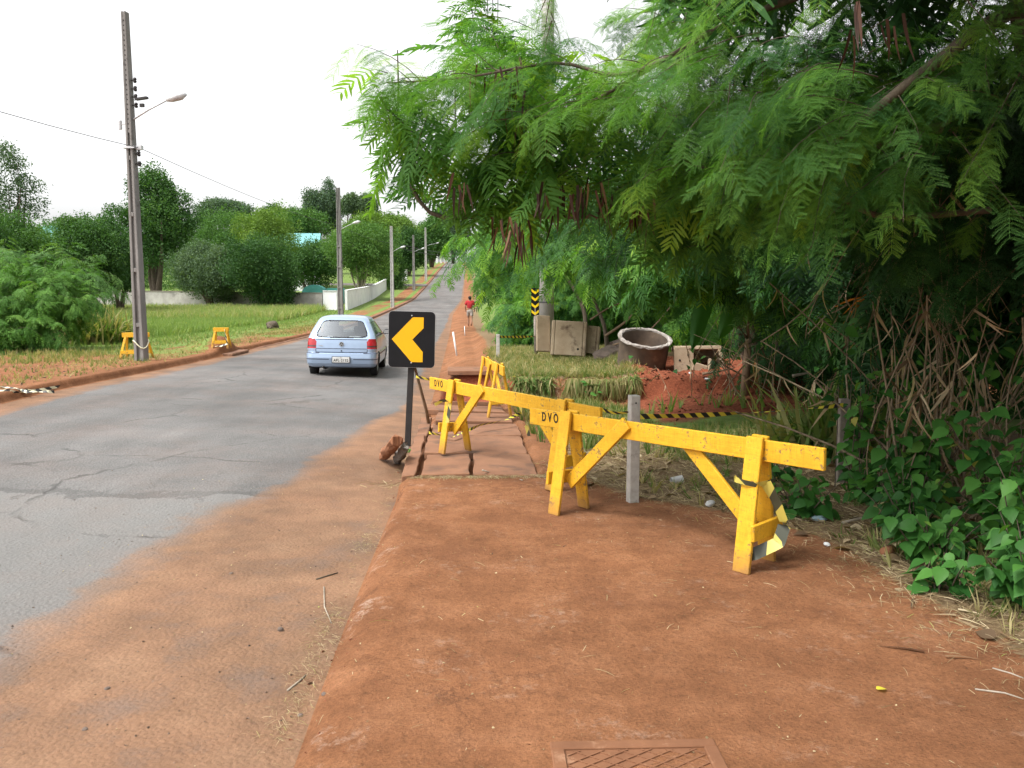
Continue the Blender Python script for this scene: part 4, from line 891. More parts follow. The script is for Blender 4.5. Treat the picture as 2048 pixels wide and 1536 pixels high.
p = gp(1773, 1112); mb = MB(); mb.tube([p + [-.03, -.02, .03], p + [-.028, -.018, .03], p + [.05, .03, .035]], [.024, .03, .03], 14); tag(mb.build('rusty_can', M['redwood'], smooth=True), 'rusty can lying at the foot of the shrubs', 'can')
# flat fallen leaf, pods and sticks as single things
L1 = Leaves()
p = gp(1764, 1384); L1.add('heart', p + [-.02, 0, .012], [[1, .3, .1]], [[0, .1, 1]], .05, .5); o = L1.build('fallen_leaf', M['flower']); tag(o, 'single fallen yellow-orange leaf on the red dirt', 'leaf')
for k, (px, py, dx, dy, ln, lb) in enumerate(((985, 1110, .1, 1, .06, 'dark brown pod piece on the dirt left of the barricade'), (1130, 1095, .45, .8, .07, 'curled brown pod on the dirt before the barricade'), (1790, 1298, -1, .5, .22, 'long brown pod at the right edge of the dirt'), (1925, 1318, 1, -.1, .15, 'pale split pod beside the straw at the right edge'))):
    L1 = Leaves(); p = gp(px, py); L1.add('pod', p + [-dx * ln / 2, -dy * ln / 2, .012], [[dx, dy, .08]], [[.15, 0, 1]], ln, [.3, .3, .6, 1][k]); tag(L1.build('seed_pod', M['pod']), lb, 'seed pod')
def stick(name, pts, r, m, label, cat='stick', group=None):
    mb = MB(); mb.tube([gp(*q) + [0, 0, r] for q in pts], [r] * (len(pts) - 1) + [r * .6], 6); return tag(mb.build(name, m, smooth=True), label, cat, group)
stick('stick', [(648, 1175), (649, 1215), (663, 1248)], .004, M['palebark'], 'pale bent stick in the near gutter')
stick('stick', [(633, 1160), (655, 1153), (676, 1147)], .005, M['bark'], 'short dark stick lying across the gutter')
stick('stick', [(575, 1383), (598, 1365), (612, 1352)], .005, M['palebark'], 'short pale stick by the kerb near the bottom')
stick('stick', [(965, 942), (1000, 952), (1045, 962)], .008, M['palebark'], 'pale dry stalk lying on the broken slab edge')
stick('stick', [(1985, 1338), (2020, 1348), (2047, 1358)], .004, M['palebark'], 'pale thin stalk at the right edge of the dirt')
stick('stick', [(1950, 1380), (2010, 1388), (2047, 1400)], .004, M['palebark'], 'bent pale stalk low on the right edge')
stick('stick', [(1685, 1048), (1760, 1030), (1812, 1020)], .010, M['palebark'], 'pale dead branch under the shrubs')
# heap of tape and rubbish, far left
p = gp(40, 789)
ribbon('tape_heap', [p + [R.uniform(-.6, .5), R.uniform(-.3, .3), R.uniform(.02, .12)] for k in range(14)], .05, 'tangled heap of yellow and white tape by the left kerb', M['whitetape'], 5, gt)
ribbon('loose_tape', [vb.location + Vector(v) for v in ((.12, -.06, .52), (.17, -.12, .40), (.22, -.2, .25), (.25, -.24, .1), (.1, -.3, .04), (-.1, -.32, .03))], .06, 'faded tape draped over the small barricade by the storm drain', M['whitetape'], 2, gt)

# ================================================================== CAR
def glass_mat(name, tint, gloss=.12):
    m, n, l, b = nt(name); n.remove(b)
    t = n.new('ShaderNodeBsdfTransparent'); t.inputs[0].default_value = (*tint, 1); g_ = n.new('ShaderNodeBsdfGlossy'); g_.inputs['Roughness'].default_value = .03; g_.inputs[0].default_value = (.9, .95, 1, 1)
    lw = n.new('ShaderNodeLayerWeight'); lw.inputs[0].default_value = .35; f = mth(n, l, 'ADD', mth(n, l, 'MULTIPLY', lw.outputs['Facing'], .5), gloss)
    mx = n.new('ShaderNodeMixShader'); l.new(f, mx.inputs[0]); l.new(t.outputs[0], mx.inputs[1]); l.new(g_.outputs[0], mx.inputs[2]); l.new(mx.outputs[0], n['Material Output'].inputs[0]); return m
M['glass'] = glass_mat('car_glass', (.66, .71, .71), .05); M['paint'] = mat('pale_blue_car_paint', (.325, .42, .565), (.30, .39, .53), rough=.3, metal=.4, bstr=0, coat=.6, spec=.5)
M['rubber'] = mat('black_rubber', (.018, .018, .018), rough=.8, bstr=0); M['seam'] = mat('panel_gap', (.05, .06, .09), rough=.8, bstr=0)
M['redlens'] = mat('red_lens', (.42, .018, .025), rough=.2, bstr=0, coat=.6); M['smokelens'] = mat('smoked_lens', (.10, .045, .045), rough=.25, bstr=0, coat=.5)
M['rim_metal'] = mat('wheel_metal', (.32, .32, .33), rough=.4, metal=.7, bstr=0); M['plate'] = mat('number_plate_face', (.62, .62, .60), rough=.5, bstr=0); M['seat'] = mat('grey_seat_cloth', (.09, .095, .10), rough=.9, bstr=0)
M['trim'] = mat('dark_trim', (.03, .03, .033), rough=.6, bstr=0)

def build_car():
    cx, cy = float(U(682, 745, 19.35)[0]), 19.35
    t = empty('hatchback_car', (cx, cy, 0), math.radians(4.6), 'light blue two-door hatchback driving away on the asphalt', 'car')
    zg = float(H(cx, cy + .6)); zf = float(H(cx - .2, cy + 3.1)); t.location.z = zg + .005
    t.rotation_euler = (math.atan2(zf - zg, 2.5), math.radians(1.2), math.radians(4.6))
    zk = [.22, .25, .32, .45, .555, .575, .66, .80, .90, .945, 1.0, 1.15, 1.30, 1.36, 1.395, 1.42]
    wk = [.74, .785, .815, .826, .826, .812, .818, .812, .797, .782, .760, .690, .612, .575, .535, .47]
    rk = [.12, .05, .005, -.015, .0, .065, .07, .085, .10, .135, .18, .30, .425, .50, .57, .70]
    fk = [3.70, 3.78, 3.83, 3.85, 3.84, 3.82, 3.78, 3.55, 3.15, 2.92, 2.82, 2.50, 2.16, 2.03, 1.93, 1.75]
    zs = np.unique(np.concatenate([np.arange(.22, 1.42, .0095), [1.42], zk])); zs = zs[np.concatenate([[True], np.diff(zs) > .002])]
    n1, n2, n3, n4, n5 = 40, 14, 150, 10, 24
    def half(z):
        w, yr, yf = np.interp(z, zk, wk), np.interp(z, zk, rk), np.interp(z, zk, fk)
        rc = .16 if z < .9 else np.interp(z, [.9, 1.0, 1.3, 1.42], [.15, .12, .11, .14]); fc = .30
        P = [(x, yr + .045 * (x / w) ** 2) for x in np.linspace(0, w - rc, n1, endpoint=False)]
        for a in np.linspace(-90, 0, n2, endpoint=False): a = math.radians(a); P.append((w - rc + rc * math.cos(a), yr + .045 * (1 - .35 * (1 - math.sin(a + math.pi / 2))) + rc + rc * math.sin(a) - .012 * (1 + math.sin(a))))
        P += [(w + .012 * math.sin((y - yr) / (yf - yr) * math.pi), y) for y in np.linspace(yr + rc + .03, yf - fc, n3, endpoint=False)]
        for a in np.linspace(0, 90, n4, endpoint=False): a = math.radians(a); P.append((w - fc + fc * math.cos(a), yf - fc + fc * math.sin(a)))
        P += [(x, yf + .05 * (1 - (x / w) ** 2)) for x in np.linspace(w - fc, 0, n5)]
        return np.array(P)
    rings = []; nh = n1 + n2 + n3 + n4 + n5
    lv = list(zs)
    for z in lv:
        h = half(z); ring = np.concatenate([h, (h * [-1, 1])[::-1][1:-1]]); rings.append(np.column_stack([ring, np.full(len(ring), z)]))
    top = rings[-1]; c0 = top.mean(0)
    for s_, dz in ((.94, .006), (.84, .013), (.65, .021), (.4, .027), (.15, .03), (.001, .031)):
        r_ = c0 + (top - c0) * [s_, s_, 1]; r_[:, 2] += dz; rings.append(r_)
    V = np.concatenate(rings); N = len(rings[0]); L = len(rings)
    i, j = np.meshgrid(np.arange(L - 1), np.arange(N), indexing='ij'); a = (i * N + j).ravel(); b = (i * N + (j + 1) % N).ravel()
    Q = np.stack([a, b, b + N, a + N], 1); ce = V[Q].mean(1); x, y, z = ce.T; ax = np.abs(x); jj = j.ravel(); ii = i.ravel()
    jj = np.where(jj < nh, jj, N - 1 - jj)
    rear = jj < n1 + n2 * .35; corner = jj < n1 + n2 + 6; side = (jj >= n1 + n2 * .5) & (jj < n1 + n2 + n3); front = jj >= n1 + n2 + n3 + 3
    lowlv = ii < len(lv) - 1
    cat = np.full(len(Q), 'body', dtype='U12')
    def se(px, py, p=4.5): return np.abs(px) ** p + np.abs(py) ** p
    hx = np.interp(z, [.94, 1.31], [.60, .465])
    e = se(ax / hx, (z - 1.125) / .185, 6); cat[rear & (e < 1.0)] = 'glassr'; e2 = se(ax / (hx + .022), (z - 1.125) / .207, 6); cat[rear & (e2 < 1) & (e >= 1)] = 'seal'
    zt = (z - .965) / .315
    # side windows
    yq0 = .52 + .22 * zt; yq1 = 1.22 + .05 * zt; yd0 = 1.28 + .05 * zt; yd1 = 2.52 - .62 * zt
    inz = (zt > 0) & (zt < 1) & side
    cat[inz & (y > yq0) & (y < yq1)] = 'glassq'; cat[inz & (y > yd0) & (y < yd1)] = 'glassd'
    inz2 = (zt > -.06) & (zt < 1.05) & side & (cat == 'body'); cat[inz2 & (y > yq0 - .02) & (y < yq1 + .008)] = 'seal'; cat[inz2 & (y > yd0 - .012) & (y < yd1 + .03)] = 'seal'
    cat[front & (z > .985) & (z < 1.33) & (ax < np.interp(z, [.98, 1.33], [.72, .52]))] = 'glassw'
    # lamps
    lx = .585 + .05 * np.clip((z - .80) / .1, 0, 1) ** 2
    lm = corner & (z > .668) & (z < .905 - .25 * np.clip(ax - .76, 0, 1)) & (ax > lx) & (y < .24)
    cat[lm] = 'lamp'; cat[lm & (z < .745) & (z > .70)] = 'smoke'
    # shut lines
    br = rear & (cat == 'body'); cat[br & (np.abs(z - .580) < .008) & (ax < .60)] = 'gap'; cat[br & (np.abs(ax - .592) < .008) & (z > .58) & (z < .668)] = 'gap'; cat[br & (np.abs(z - .668) < .005) & (ax < .585)] = 'gap'; cat[br & (np.abs(z - .885) < .006) & (ax < .59)] = 'gap'
    cat[(np.abs(z - .563) < .008) & (jj > n1 * .75) & (y < .32) & (cat == 'body')] = 'gap'
    cat[(np.abs(z - .42) < .007) & (jj < n1 + n2 + 8) & (ax > .28) & (cat == 'body')] = 'gap'
    bs = side & (cat == 'body'); cat[bs & (np.abs(y - 1.27) < .012) & (z > .32) & (z < .95)] = 'gap'; cat[bs & (np.abs(y - 2.42) < .012) & (z > .32) & (z < .95)] = 'gap'; cat[bs & (z > .50) & (z < .535) & (y > .95) & (y < 2.75)] = 'strip'
    for yc in (.66, 3.10):
        d = np.hypot(y - yc, z - .27); cat[side & (d < .325)] = 'cut'
    cat[(ii < 1) & lowlv & False] = 'cut'
    def part(cats, name, m, parent, off=0.0, side_sel=None):
        k = np.isin(cat, cats); k = k & side_sel if side_sel is not None else k
        q = Q[k]; u, inv = np.unique(q, return_inverse=True)
        return np_mesh(name, V[u], inv.reshape(q.shape), m, parent, None, True)
    body = part(['body'], 'body', M['paint'], t); part(['gap'], 'panel_gap', M['seam'], body); part(['seal'], 'window_seal', M['rubber'], body); part(['strip'], 'side_moulding', M['trim'], body)
    part(['glassr'], 'rear_window', M['glass'], t); part(['glassw'], 'windscreen', M['glass'], t)
    for sgn in (1, -1):
        ss = x * sgn > 0
        part(['glassq'], 'quarter_window', M['glass'], t, 0, ss); part(['glassd'], 'door_window', M['glass'], t, 0, ss)
        lp = part(['lamp'], 'tail_lamp', M['redlens'], t, 0, ss); part(['smoke'], 'smoked_lens', M['smokelens'], lp, 0, ss)
        mb = MB(); mb.prism([(0, -.05), (.02, .04), (.07, .07), (.17, .06), (.19, 0), (.16, -.05), (.06, -.065)], -.035, .05); mr = mb.build('wing_mirror', M['paint'] if sgn < 0 else M['trim'], t, bevel=.015, seg=2); mr.location = (sgn * .80, 2.30, 1.0)
        if sgn < 0: mr.scale = (-1, 1, 1)
        mb = MB(); mb.box((.10, -.037, .003), (.15, .004, .09)); mb.build('mirror_glass', M['steel'], mr)
    # underside and interior
    mb = MB(); mb.box((0, 1.95, .29), (1.36, 3.4, .06)); mb.build('underbody', M['trim'], t)
    mb = MB(); mb.box((0, 1.5, .60), (1.38, 2.5, .04)); mb.box((0, .45, .915), (1.2, .5, .02)); mb.box((0, 2.62, .88), (1.36, .4, .2)); mb.box((0, .95, .80), (1.25, .16, .36)); mb.build('interior', M['seat'], t, bevel=.02)
    for sx_ in (-.36, .36):
        mb = MB(); mb.box((sx_, 1.55, .86), (.46, .13, .62), Matrix.Rotation(.15, 3, 'X')); se_ = mb.build('seat', M['seat'], t, bevel=.05, seg=3); mb = MB(); mb.box((sx_, 1.46, 1.20), (.25, .09, .17)); mb.build('headrest', M['seat'], se_, bevel=.03, seg=3)
    for sgn in (-1, 1):
        for yc in (.66, 3.10):
            w_ = empty('wheel', (sgn * .715, yc, .272)); w_.parent = t
            mb = lathe([(.17, -.085), (.255, -.088), (.278, -.06), (.283, 0), (.278, .06), (.255, .088), (.17, .085)], 40); o = mb.build('tyre', M['rubber'], w_, smooth=True); o.rotation_euler = (0, math.pi / 2 * sgn, 0)
            mb = lathe([(.0, .055), (.05, .06), (.09, .04), (.15, .055), (.172, .08), (.178, .086)], 32); o = mb.build('rim', M['rim_metal'], w_, smooth=True); o.rotation_euler = (0, math.pi / 2 * sgn, 0)
            mb = MB(); mb.tube([(0, 0, -.07), (0, 0, -.02)], .17, 24); o = mb.build('brake_drum', M['trim'], w_); o.rotation_euler = (0, math.pi / 2 * sgn, 0)
            mb = MB()                                   # arch liner
            for q in range(13):
                a0 = math.radians(-15 + q * 210 / 13); a1 = math.radians(-15 + (q + 1) * 210 / 13); r0 = .335
                mb.add([(-.16 * sgn - .1 * sgn, math.cos(a0) * r0, math.sin(a0) * r0), (.085 * sgn, math.cos(a0) * r0, math.sin(a0) * r0), (.085 * sgn, math.cos(a1) * r0, math.sin(a1) * r0), (-.16 * sgn - .1 * sgn, math.cos(a1) * r0, math.sin(a1) * r0)], [(0, 1, 2, 3)])
            mb.build('arch_liner', M['rubber'], w_)
    # plate, badge, lock, exhaust
    mb = MB(); mb.box((0, -.034, .412), (.40, .014, .13)); p = mb.build('number_plate', M['plate'], t, bevel=.006); mb = MB(); mb.box((0, -.024, .412), (.43, .012, .155)); mb.build('plate_frame', M['trim'], p)
    text('AFL-2132', .082, M['stencil'], p, 'plate_lettering', loc=(0, -.0415, .398), bold=.003, spacing=1.08); text('PR', .026, M['stencil'], p, 'plate_lettering', loc=(0, -.0415, .457), bold=.002)
    yb = .077
    def circ(r, n=28): return [(r * math.cos(2 * math.pi * q / n), r * math.sin(2 * math.pi * q / n)) for q in range(n)]
    mb = MB(); mb.tube([(0, yb + .01, .775), (0, yb - .014, .775)], .052, 28); bd = mb.build('badge', M['trim'], t)
    mb = MB(); 
    for q in range(28):
        a0, a1 = 2 * math.pi * q / 28, 2 * math.pi * (q + 1) / 28
        mb.bar((.05 * math.cos(a0), yb - .016, .775 + .05 * math.sin(a0)), (.05 * math.cos(a1), yb - .016, .775 + .05 * math.sin(a1)), .006, .008, (0, 1, 0))
    for pl in ([(-.020, .040), (0, .006), (.020, .040)], [(-.040, .022), (-.019, -.034), (0, .006), (.019, -.034), (.040, .022)]):
        for (xa, za), (xb, zb) in zip(pl[:-1], pl[1:]): mb.bar((xa, yb - .017, .775 + za), (xb, yb - .017, .775 + zb), .006, .009, (0, 1, 0))
    mb.build('badge_emblem', M['steel'], bd)
    mb = MB(); mb.tube([(0, .05, .618), (0, .055, .618)], .016, 14); mb.tube([(0, .075, .618), (0, .055, .618)], .016, 14); mb.build('boot_lock', M['trim'], t)
    mb = MB(); mb.box((-.50, .083, .74), (.085, .006, .012)); mb.box((-.45, .083, .728), (.03, .006, .02)); mb.build('model_script', M['steel'], t)
    mb = MB(); mb.tube([(-.42, .30, .25), (-.42, .10, .235), (-.42, .04, .232)], .026, 12); mb.tube([(-.42, .75, .24), (-.42, .35, .24)], .085, 14); mb.build('exhaust', M['darksteel'], t, smooth=True)
    mb = MB(); mb.box((.28, .40, .935), (.26, .12, .03)); mb.box((-.30, .36, .935), (.12, .1, .025)); mb.build('shelf_paper', M['paper'], t)
    # driver
    return t
build_car()

# ================================================================== PERSON ON THE WALKWAY
def skin_obj(name, pts, edges, rad, m, parent=None, sub=2):
    me = bpy.data.meshes.new(name); me.from_pydata(pts, edges, []); me.materials.append(m); o = bpy.data.objects.new(name, me); C.objects.link(o)
    if parent: o.parent = parent
    sk = o.modifiers.new('skin', 'SKIN'); sk.use_smooth_shade = True
    if not me.skin_vertices: raise RuntimeError('no skin layer')
    for v, r in zip(me.skin_vertices[0].data, rad): v.radius = (r, r) if not hasattr(r, '__len__') else r
    me.skin_vertices[0].data[0].use_root = True
    ss = o.modifiers.new('sub', 'SUBSURF'); ss.levels = sub; ss.render_levels = sub
    return o
pp = on(*U(940, 653, 48)[:2])
per = empty('person', pp, math.radians(176), 'person in a red shirt and pale shorts walking on the dirt walkway', 'person'); per.scale = (1.02, 1.02, 1.0)
K = [(0, 0, .93), (0, .01, 1.12), (0, .0, 1.34), (0, .0, 1.46), (0, -.01, 1.52), (0, -.005, 1.60), (0, 0, 1.68),
     (.19, 0, 1.41), (.25, .04, 1.14), (.24, -.06, .91), (.24, -.1, .83), (-.19, 0, 1.41), (-.26, -.04, 1.14), (-.25, -.02, .90), (-.25, -.04, .82),
     (.095, 0, .88), (.10, -.12, .50), (.10, -.05, .09), (.10, -.19, .035), (-.095, 0, .88), (-.10, .05, .50), (-.10, .27, .14), (-.10, .20, .03)]
E = [(0, 1), (1, 2), (2, 3), (3, 4), (4, 5), (5, 6), (2, 7), (7, 8), (8, 9), (9, 10), (2, 11), (11, 12), (12, 13), (13, 14), (0, 15), (15, 16), (16, 17), (17, 18), (0, 19), (19, 20), (20, 21), (21, 22)]
RD = [.12, .115, .14, .07, .06, .095, .075, .06, .043, .034, .035, .06, .043, .034, .035, .09, .06, .042, .04, .09, .06, .042, .04]
skin_obj('person_body', K, E, RD, M['skin'], per)
skin_obj('shirt', [(0, 0, .98), (0, .01, 1.14), (0, 0, 1.33), (0, 0, 1.44), (.19, 0, 1.42), (.245, .03, 1.22), (-.19, 0, 1.42), (-.25, -.03, 1.22)], [(0, 1), (1, 2), (2, 3), (2, 4), (4, 5), (2, 6), (6, 7)], [(.18, .13), (.165, .13), (.18, .145), .085, .085, .085, .085, .085], M['redcloth'], per)
skin_obj('shorts', [(0, 0, .99), (0, 0, .90), (.105, -.02, .82), (.105, -.10, .56), (-.105, .01, .82), (-.105, .04, .56)], [(0, 1), (1, 2), (2, 3), (1, 4), (4, 5)], [.145, .14, .105, .095, .105, .095], M['greycloth'], per)
o = lump('hair', (0, .025, 1.645), (.098, .105, .10), M['hair'], None, None, 3); o.parent = per; del o
mb = MB()
for sgn in (-1, 1): mb.tube([(sgn * .034, -.088, 1.615), (sgn * .034, -.10, 1.615)], .012, 8)
mb.build('eyes', M['hair'], per)
mb = MB(); mb.prism([(-.016, 1.565), (.016, 1.565), (.006, 1.61), (-.006, 1.61)], -.118, -.08); mb.build('nose', M['skin'], per, bevel=.006)

# ================================================================== FAR TREES
def lobes_of(c, r, n, seed, frac=.46):
    q = np.random.default_rng(seed); out = [(np.array(c), np.array(r) * .64)]
    for i in range(n):
        d = nrm(q.normal(size=3)); d[2] = d[2] * .9 + .1; out.append((np.array(c) + d * np.array(r) * (1 - frac * .85), np.array(r) * frac * q.uniform(.5, 1.4)))
    return out
def crown(L, lobes, n, ls, seed, base=.45, var=.25, up=.2, key='c'):
    q = np.random.default_rng(seed); A = np.array([l[1][0] * l[1][2] + l[1][0] * l[1][1] for l in lobes]); cnt = (A / A.sum() * n).astype(int)
    for li, ((c, r), k) in enumerate(zip(lobes, cnt)):
        if k < 1: continue
        d = nrm(q.normal(size=(k, 3))); d[:, 2] = np.where(d[:, 2] < -.82, -d[:, 2], d[:, 2]); rad = np.where(q.uniform(0, 1, (k, 1)) < .07, q.uniform(1, 1.12, (k, 1)), q.uniform(.55, 1.03, (k, 1)) ** .6)
        lump_ = 1 + .42 * (vnoise(d[:, 0] * 2.2 + li * 7, d[:, 1] * 2.2 + d[:, 2] * 2.9, seed) - .5)[:, None] * 2
        P = c + d * r * rad * lump_
        rn = np.clip(base + q.normal(0, .09) + q.normal(0, var * .6, k), 0, 1)
        dd = nrm(d + q.normal(0, .6, (k, 3)) + [0, 0, -up]); nn = nrm(d * .6 + q.normal(0, .5, (k, 3)) + [0, 0, .5]); sc_ = ls * q.uniform(.7, 1.35, k)
        for t_ in range(3):
            m_ = (np.arange(k) % 3) == t_; L.add('%s%d' % (key, t_), P[m_], dd[m_], nn[m_], sc_[m_], rn[m_])
def trunk_mesh(p0, tops, r0, m, parent, seed=0, stems=1):
    q = random.Random(seed); mb = MB(); p0 = Vector(p0)
    for c in tops:
        c = Vector(c); mid = p0.lerp(c, .45) + Vector((q.uniform(-.15, .15), q.uniform(-.15, .15), .1)) * (c - p0).length * .6; mid.z = p0.z + (c.z - p0.z) * .5
        pts = [p0 + Vector((0, 0, -.3)), p0.lerp(mid, .5) + Vector((q.uniform(-.05, .05), 0, 0)), mid, mid.lerp(c, .5), c]; mb.tube(pts, [r0 * 1.15, r0 * .85, r0 * .6, r0 * .4, r0 * .15], 8)
    return mb.build('trunk', m, parent, smooth=True)
TG = 'trees beyond the field and along the road'
def far_tree(name, label, px, ptop, pbot, wpx, Y, m, n, ls, nl=9, trunk=.22, seed=1, frac=.46, bark='bark', yd=None, base=.45, depth=.9, trunks=4, extra=None):
    top = U(px, ptop, Y); bot = U(px, pbot, Y); g_ = on(top[0], Y); rx = wpx / 2 / 1650 * Y; rz = (top[2] - bot[2]) / 2; c = np.array([top[0], Y, (top[2] + bot[2]) / 2])
    t = empty(name, g_, 0, label, 'tree', TG); o = -np.array(g_)
    lb = lobes_of(c + o, (rx * .95, rx * depth, rz * .97), nl, seed, frac)
    if extra: lb += [(U(a, b, Y) + o, np.array([rw / 1650 * Y] * 2 + [rh / 1650 * Y])) for a, b, rw, rh in extra]
    L = Leaves(); crown(L, lb, n, ls, seed, base); L.build('crown', m, t)
    q = random.Random(seed); trunk_mesh((0, 0, 0), [tuple(l[0]) for l in lb[:trunks]], trunk, M[bark], t, seed)
    return t
far_tree('broadleaf_tree', 'tall dark layered tree standing right behind the nearest utility pole', 303, 352, 560, 165, 84, M['t_dark'], 9000, .55, 13, .35, 3, .42, extra=[(240, 440, 40, 22), (350, 400, 35, 18), (370, 440, 30, 20), (300, 372, 38, 20)])
far_tree('round_bush_tree', 'grey-green round bushy tree against the block wall', 420, 466, 632, 165, 77, M['t_grey'], 9000, .42, 10, .2, 4)
far_tree('round_bush_tree', 'dark round tree overhanging the block wall beside the grey-green one', 530, 450, 628, 168, 74, M['t_dark'], 9500, .42, 11, .25, 5, base=.38)
far_tree('lime_topped_tree', 'yellow-green tree rising behind the dark round tree', 525, 412, 560, 150, 86, M['t_lime'], 8000, .45, 10, .25, 6)
far_tree('umbrella_tree', 'flat-topped spreading tree on the skyline', 462, 396, 450, 140, 140, M['t_blue'], 6000, .8, 10, .3, 7, depth=.8)
far_tree('broadleaf_tree', 'rounded mid green tree right of the flat-topped one', 552, 403, 480, 90, 135, M['t_mid'], 4500, .75, 8, .3, 8)
far_tree('tall_far_tree', 'bluish pointed tree left in the far skyline trio', 625, 380, 470, 62, 170, M['t_blue'], 4500, .85, 8, .3, 9, depth=1)
far_tree('tall_far_tree', 'tallest slim bluish tree directly behind the brown pole top', 662, 366, 480, 46, 175, M['t_blue'], 3800, .85, 8, .3, 10, depth=1)
far_tree('tall_far_tree', 'loose pale green far tree right of the brown pole', 703, 386, 440, 44, 165, M['t_grey'], 2800, .8, 7, .3, 11, depth=1)
far_tree('tall_far_tree', 'rounded far tree rightmost on the open skyline', 735, 380, 440, 40, 165, M['t_grey'], 2800, .8, 7, .3, 12, depth=1)
far_tree('weeping_tree', 'pale green weeping tree with white stems behind the white wall', 718, 456, 570, 165, 98, M['t_mid'], 9500, .5, 10, .14, 13, bark='palebark', base=.6, trunks=7)
far_tree('broadleaf_tree', 'yellow-green tree line behind the weeping tree', 720, 428, 520, 150, 130, M['t_lime'], 6500, .75, 9, .3, 14, base=.35)
far_tree('broadleaf_tree', 'dark mid green tree between the cyan roof and the brown pole', 618, 478, 585, 110, 104, M['t_dark'], 5500, .6, 9, .25, 15)
far_tree('broadleaf_tree', 'green tree behind the cyan roof', 590, 420, 500, 120, 125, M['t_mid'], 5000, .7, 9, .25, 16)
far_tree('broadleaf_tree', 'dark tree behind the far white gate pillar', 815, 440, 552, 90, 168, M['t_dark'], 5500, .95, 9, .3, 17)
far_tree('broadleaf_tree', 'dense tree left of the road crest', 862, 430, 535, 80, 230, M['t_mid'], 5000, 1.25, 9, .4, 18, base=.35)
far_tree('broadleaf_tree', 'tall dark tree closing the view at the road crest', 905, 400, 515, 90, 330, M['t_blue'], 5000, 1.8, 9, .5, 19)
far_tree('broadleaf_tree', 'low bushy tree hanging over the white wall end', 785, 470, 590, 60, 124, M['t_mid'], 4500, .6, 9, .2, 20, base=.35)
far_tree('broadleaf_tree', 'bright tree beyond the crest above the road', 800, 428, 500, 100, 210, M['t_lime'], 4500, 1.1, 8, .4, 21, base=.3)
far_tree('broadleaf_tree', 'dark spreading tree at the left of the field', 170, 432, 600, 160, 62, M['t_dark'], 9000, .42, 12, .2, 22, base=.5)
far_tree('broadleaf_tree', 'round leafy tree beside the tall dark layered tree', 232, 470, 605, 110, 66, M['t_mid'], 7000, .42, 10, .2, 23, base=.35)
far_tree('broadleaf_tree', 'light green tree behind the roadside thicket at the left edge', 55, 440, 620, 160, 56, M['t_mid'], 8000, .4, 11, .2, 24)
far_tree('broadleaf_tree', 'leafy tree at the far left edge of the field', -50, 430, 640, 160, 52, M['t_dark'], 7000, .4, 10, .2, 25)
far_tree('airy_tree', 'tall airy tree with tiered see-through foliage at the left edge', 10, 280, 470, 90, 75, M['t_grey'], 1700, .5, 9, .16, 26, .3, extra=[(45, 372, 35, 16), (60, 425, 28, 14), (-10, 320, 50, 20), (10, 455, 40, 15), (5, 300, 26, 14), (70, 405, 20, 9)], base=.25, trunks=12)
far_tree('broadleaf_tree', 'pale green tree line under the flat-topped skyline tree', 430, 432, 560, 190, 122, M['t_mid'], 8000, .6, 12, .25, 31, base=.4)
far_tree('broadleaf_tree', 'distant green tree line between the airy tree and the tall dark tree', 150, 440, 560, 200, 104, M['t_mid'], 8000, .55, 12, .25, 32, base=.4)
far_tree('broadleaf_tree', 'leafy tree beyond the left edge of the thicket', -230, 420, 640, 220, 46, M['t_mid'], 7000, .4, 11, .2, 33)
far_tree('broadleaf_tree', 'dark leafy tree farther along the left field edge', -430, 400, 640, 260, 52, M['t_dark'], 7000, .45, 11, .25, 34)
# right roadside, beyond the round pole
for k, (px, pt, pb_, w, Y, mt, lb) in enumerate(((960, 440, 640, 150, 60, 't_mid', 'bushy tree on the right bank above the walking person'), (935, 425, 590, 110, 100, 't_mid', 'bushy tree on the right bank beyond the walking person'), (945, 410, 570, 120, 150, 't_dark', 'dark tree on the right bank half way up the hill'), (950, 420, 545, 100, 220, 't_mid', 'far tree on the right bank near the road crest'), (1040, 400, 640, 200, 46, 't_dark', 'dense tree behind the round concrete pole'))):
    far_tree('roadside_tree', lb, px + [84, 86, 86, 60, 40][k], pt, pb_, w, Y, M[mt], 7000, .0062 * Y + .08, 10, .2, 40 + k, base=.5, depth=.6)
# far hill woodland that closes the horizon at both sides
def wood(xs_, ys_, h, label_mat, seed, n):
    q = np.random.default_rng(seed); L = Leaves(); k = len(xs_)
    lb = [(np.array([x, y, float(H(x, y)) + hh * .5]), np.array([hh * .75, hh * .6, hh * .62])) for x, y, hh in zip(xs_, ys_, h)]
    crown(L, lb, n, .65, seed, .45); o = L.build('woodland', label_mat); return tag(o, None, None, None, 'stuff')
q = np.random.default_rng(3)
xw = np.concatenate([q.uniform(-190, -38, 46), q.uniform(-60, -40, 8), q.uniform(10, 120, 26)]); yw = np.concatenate([q.uniform(120, 190, 46), q.uniform(95, 140, 8), q.uniform(60, 150, 26)]); wood(xw, yw, np.where(xw < 0, q.uniform(4, 6.5, len(xw)), q.uniform(7, 12, len(xw))), M['t_mid'], 5, 90000)

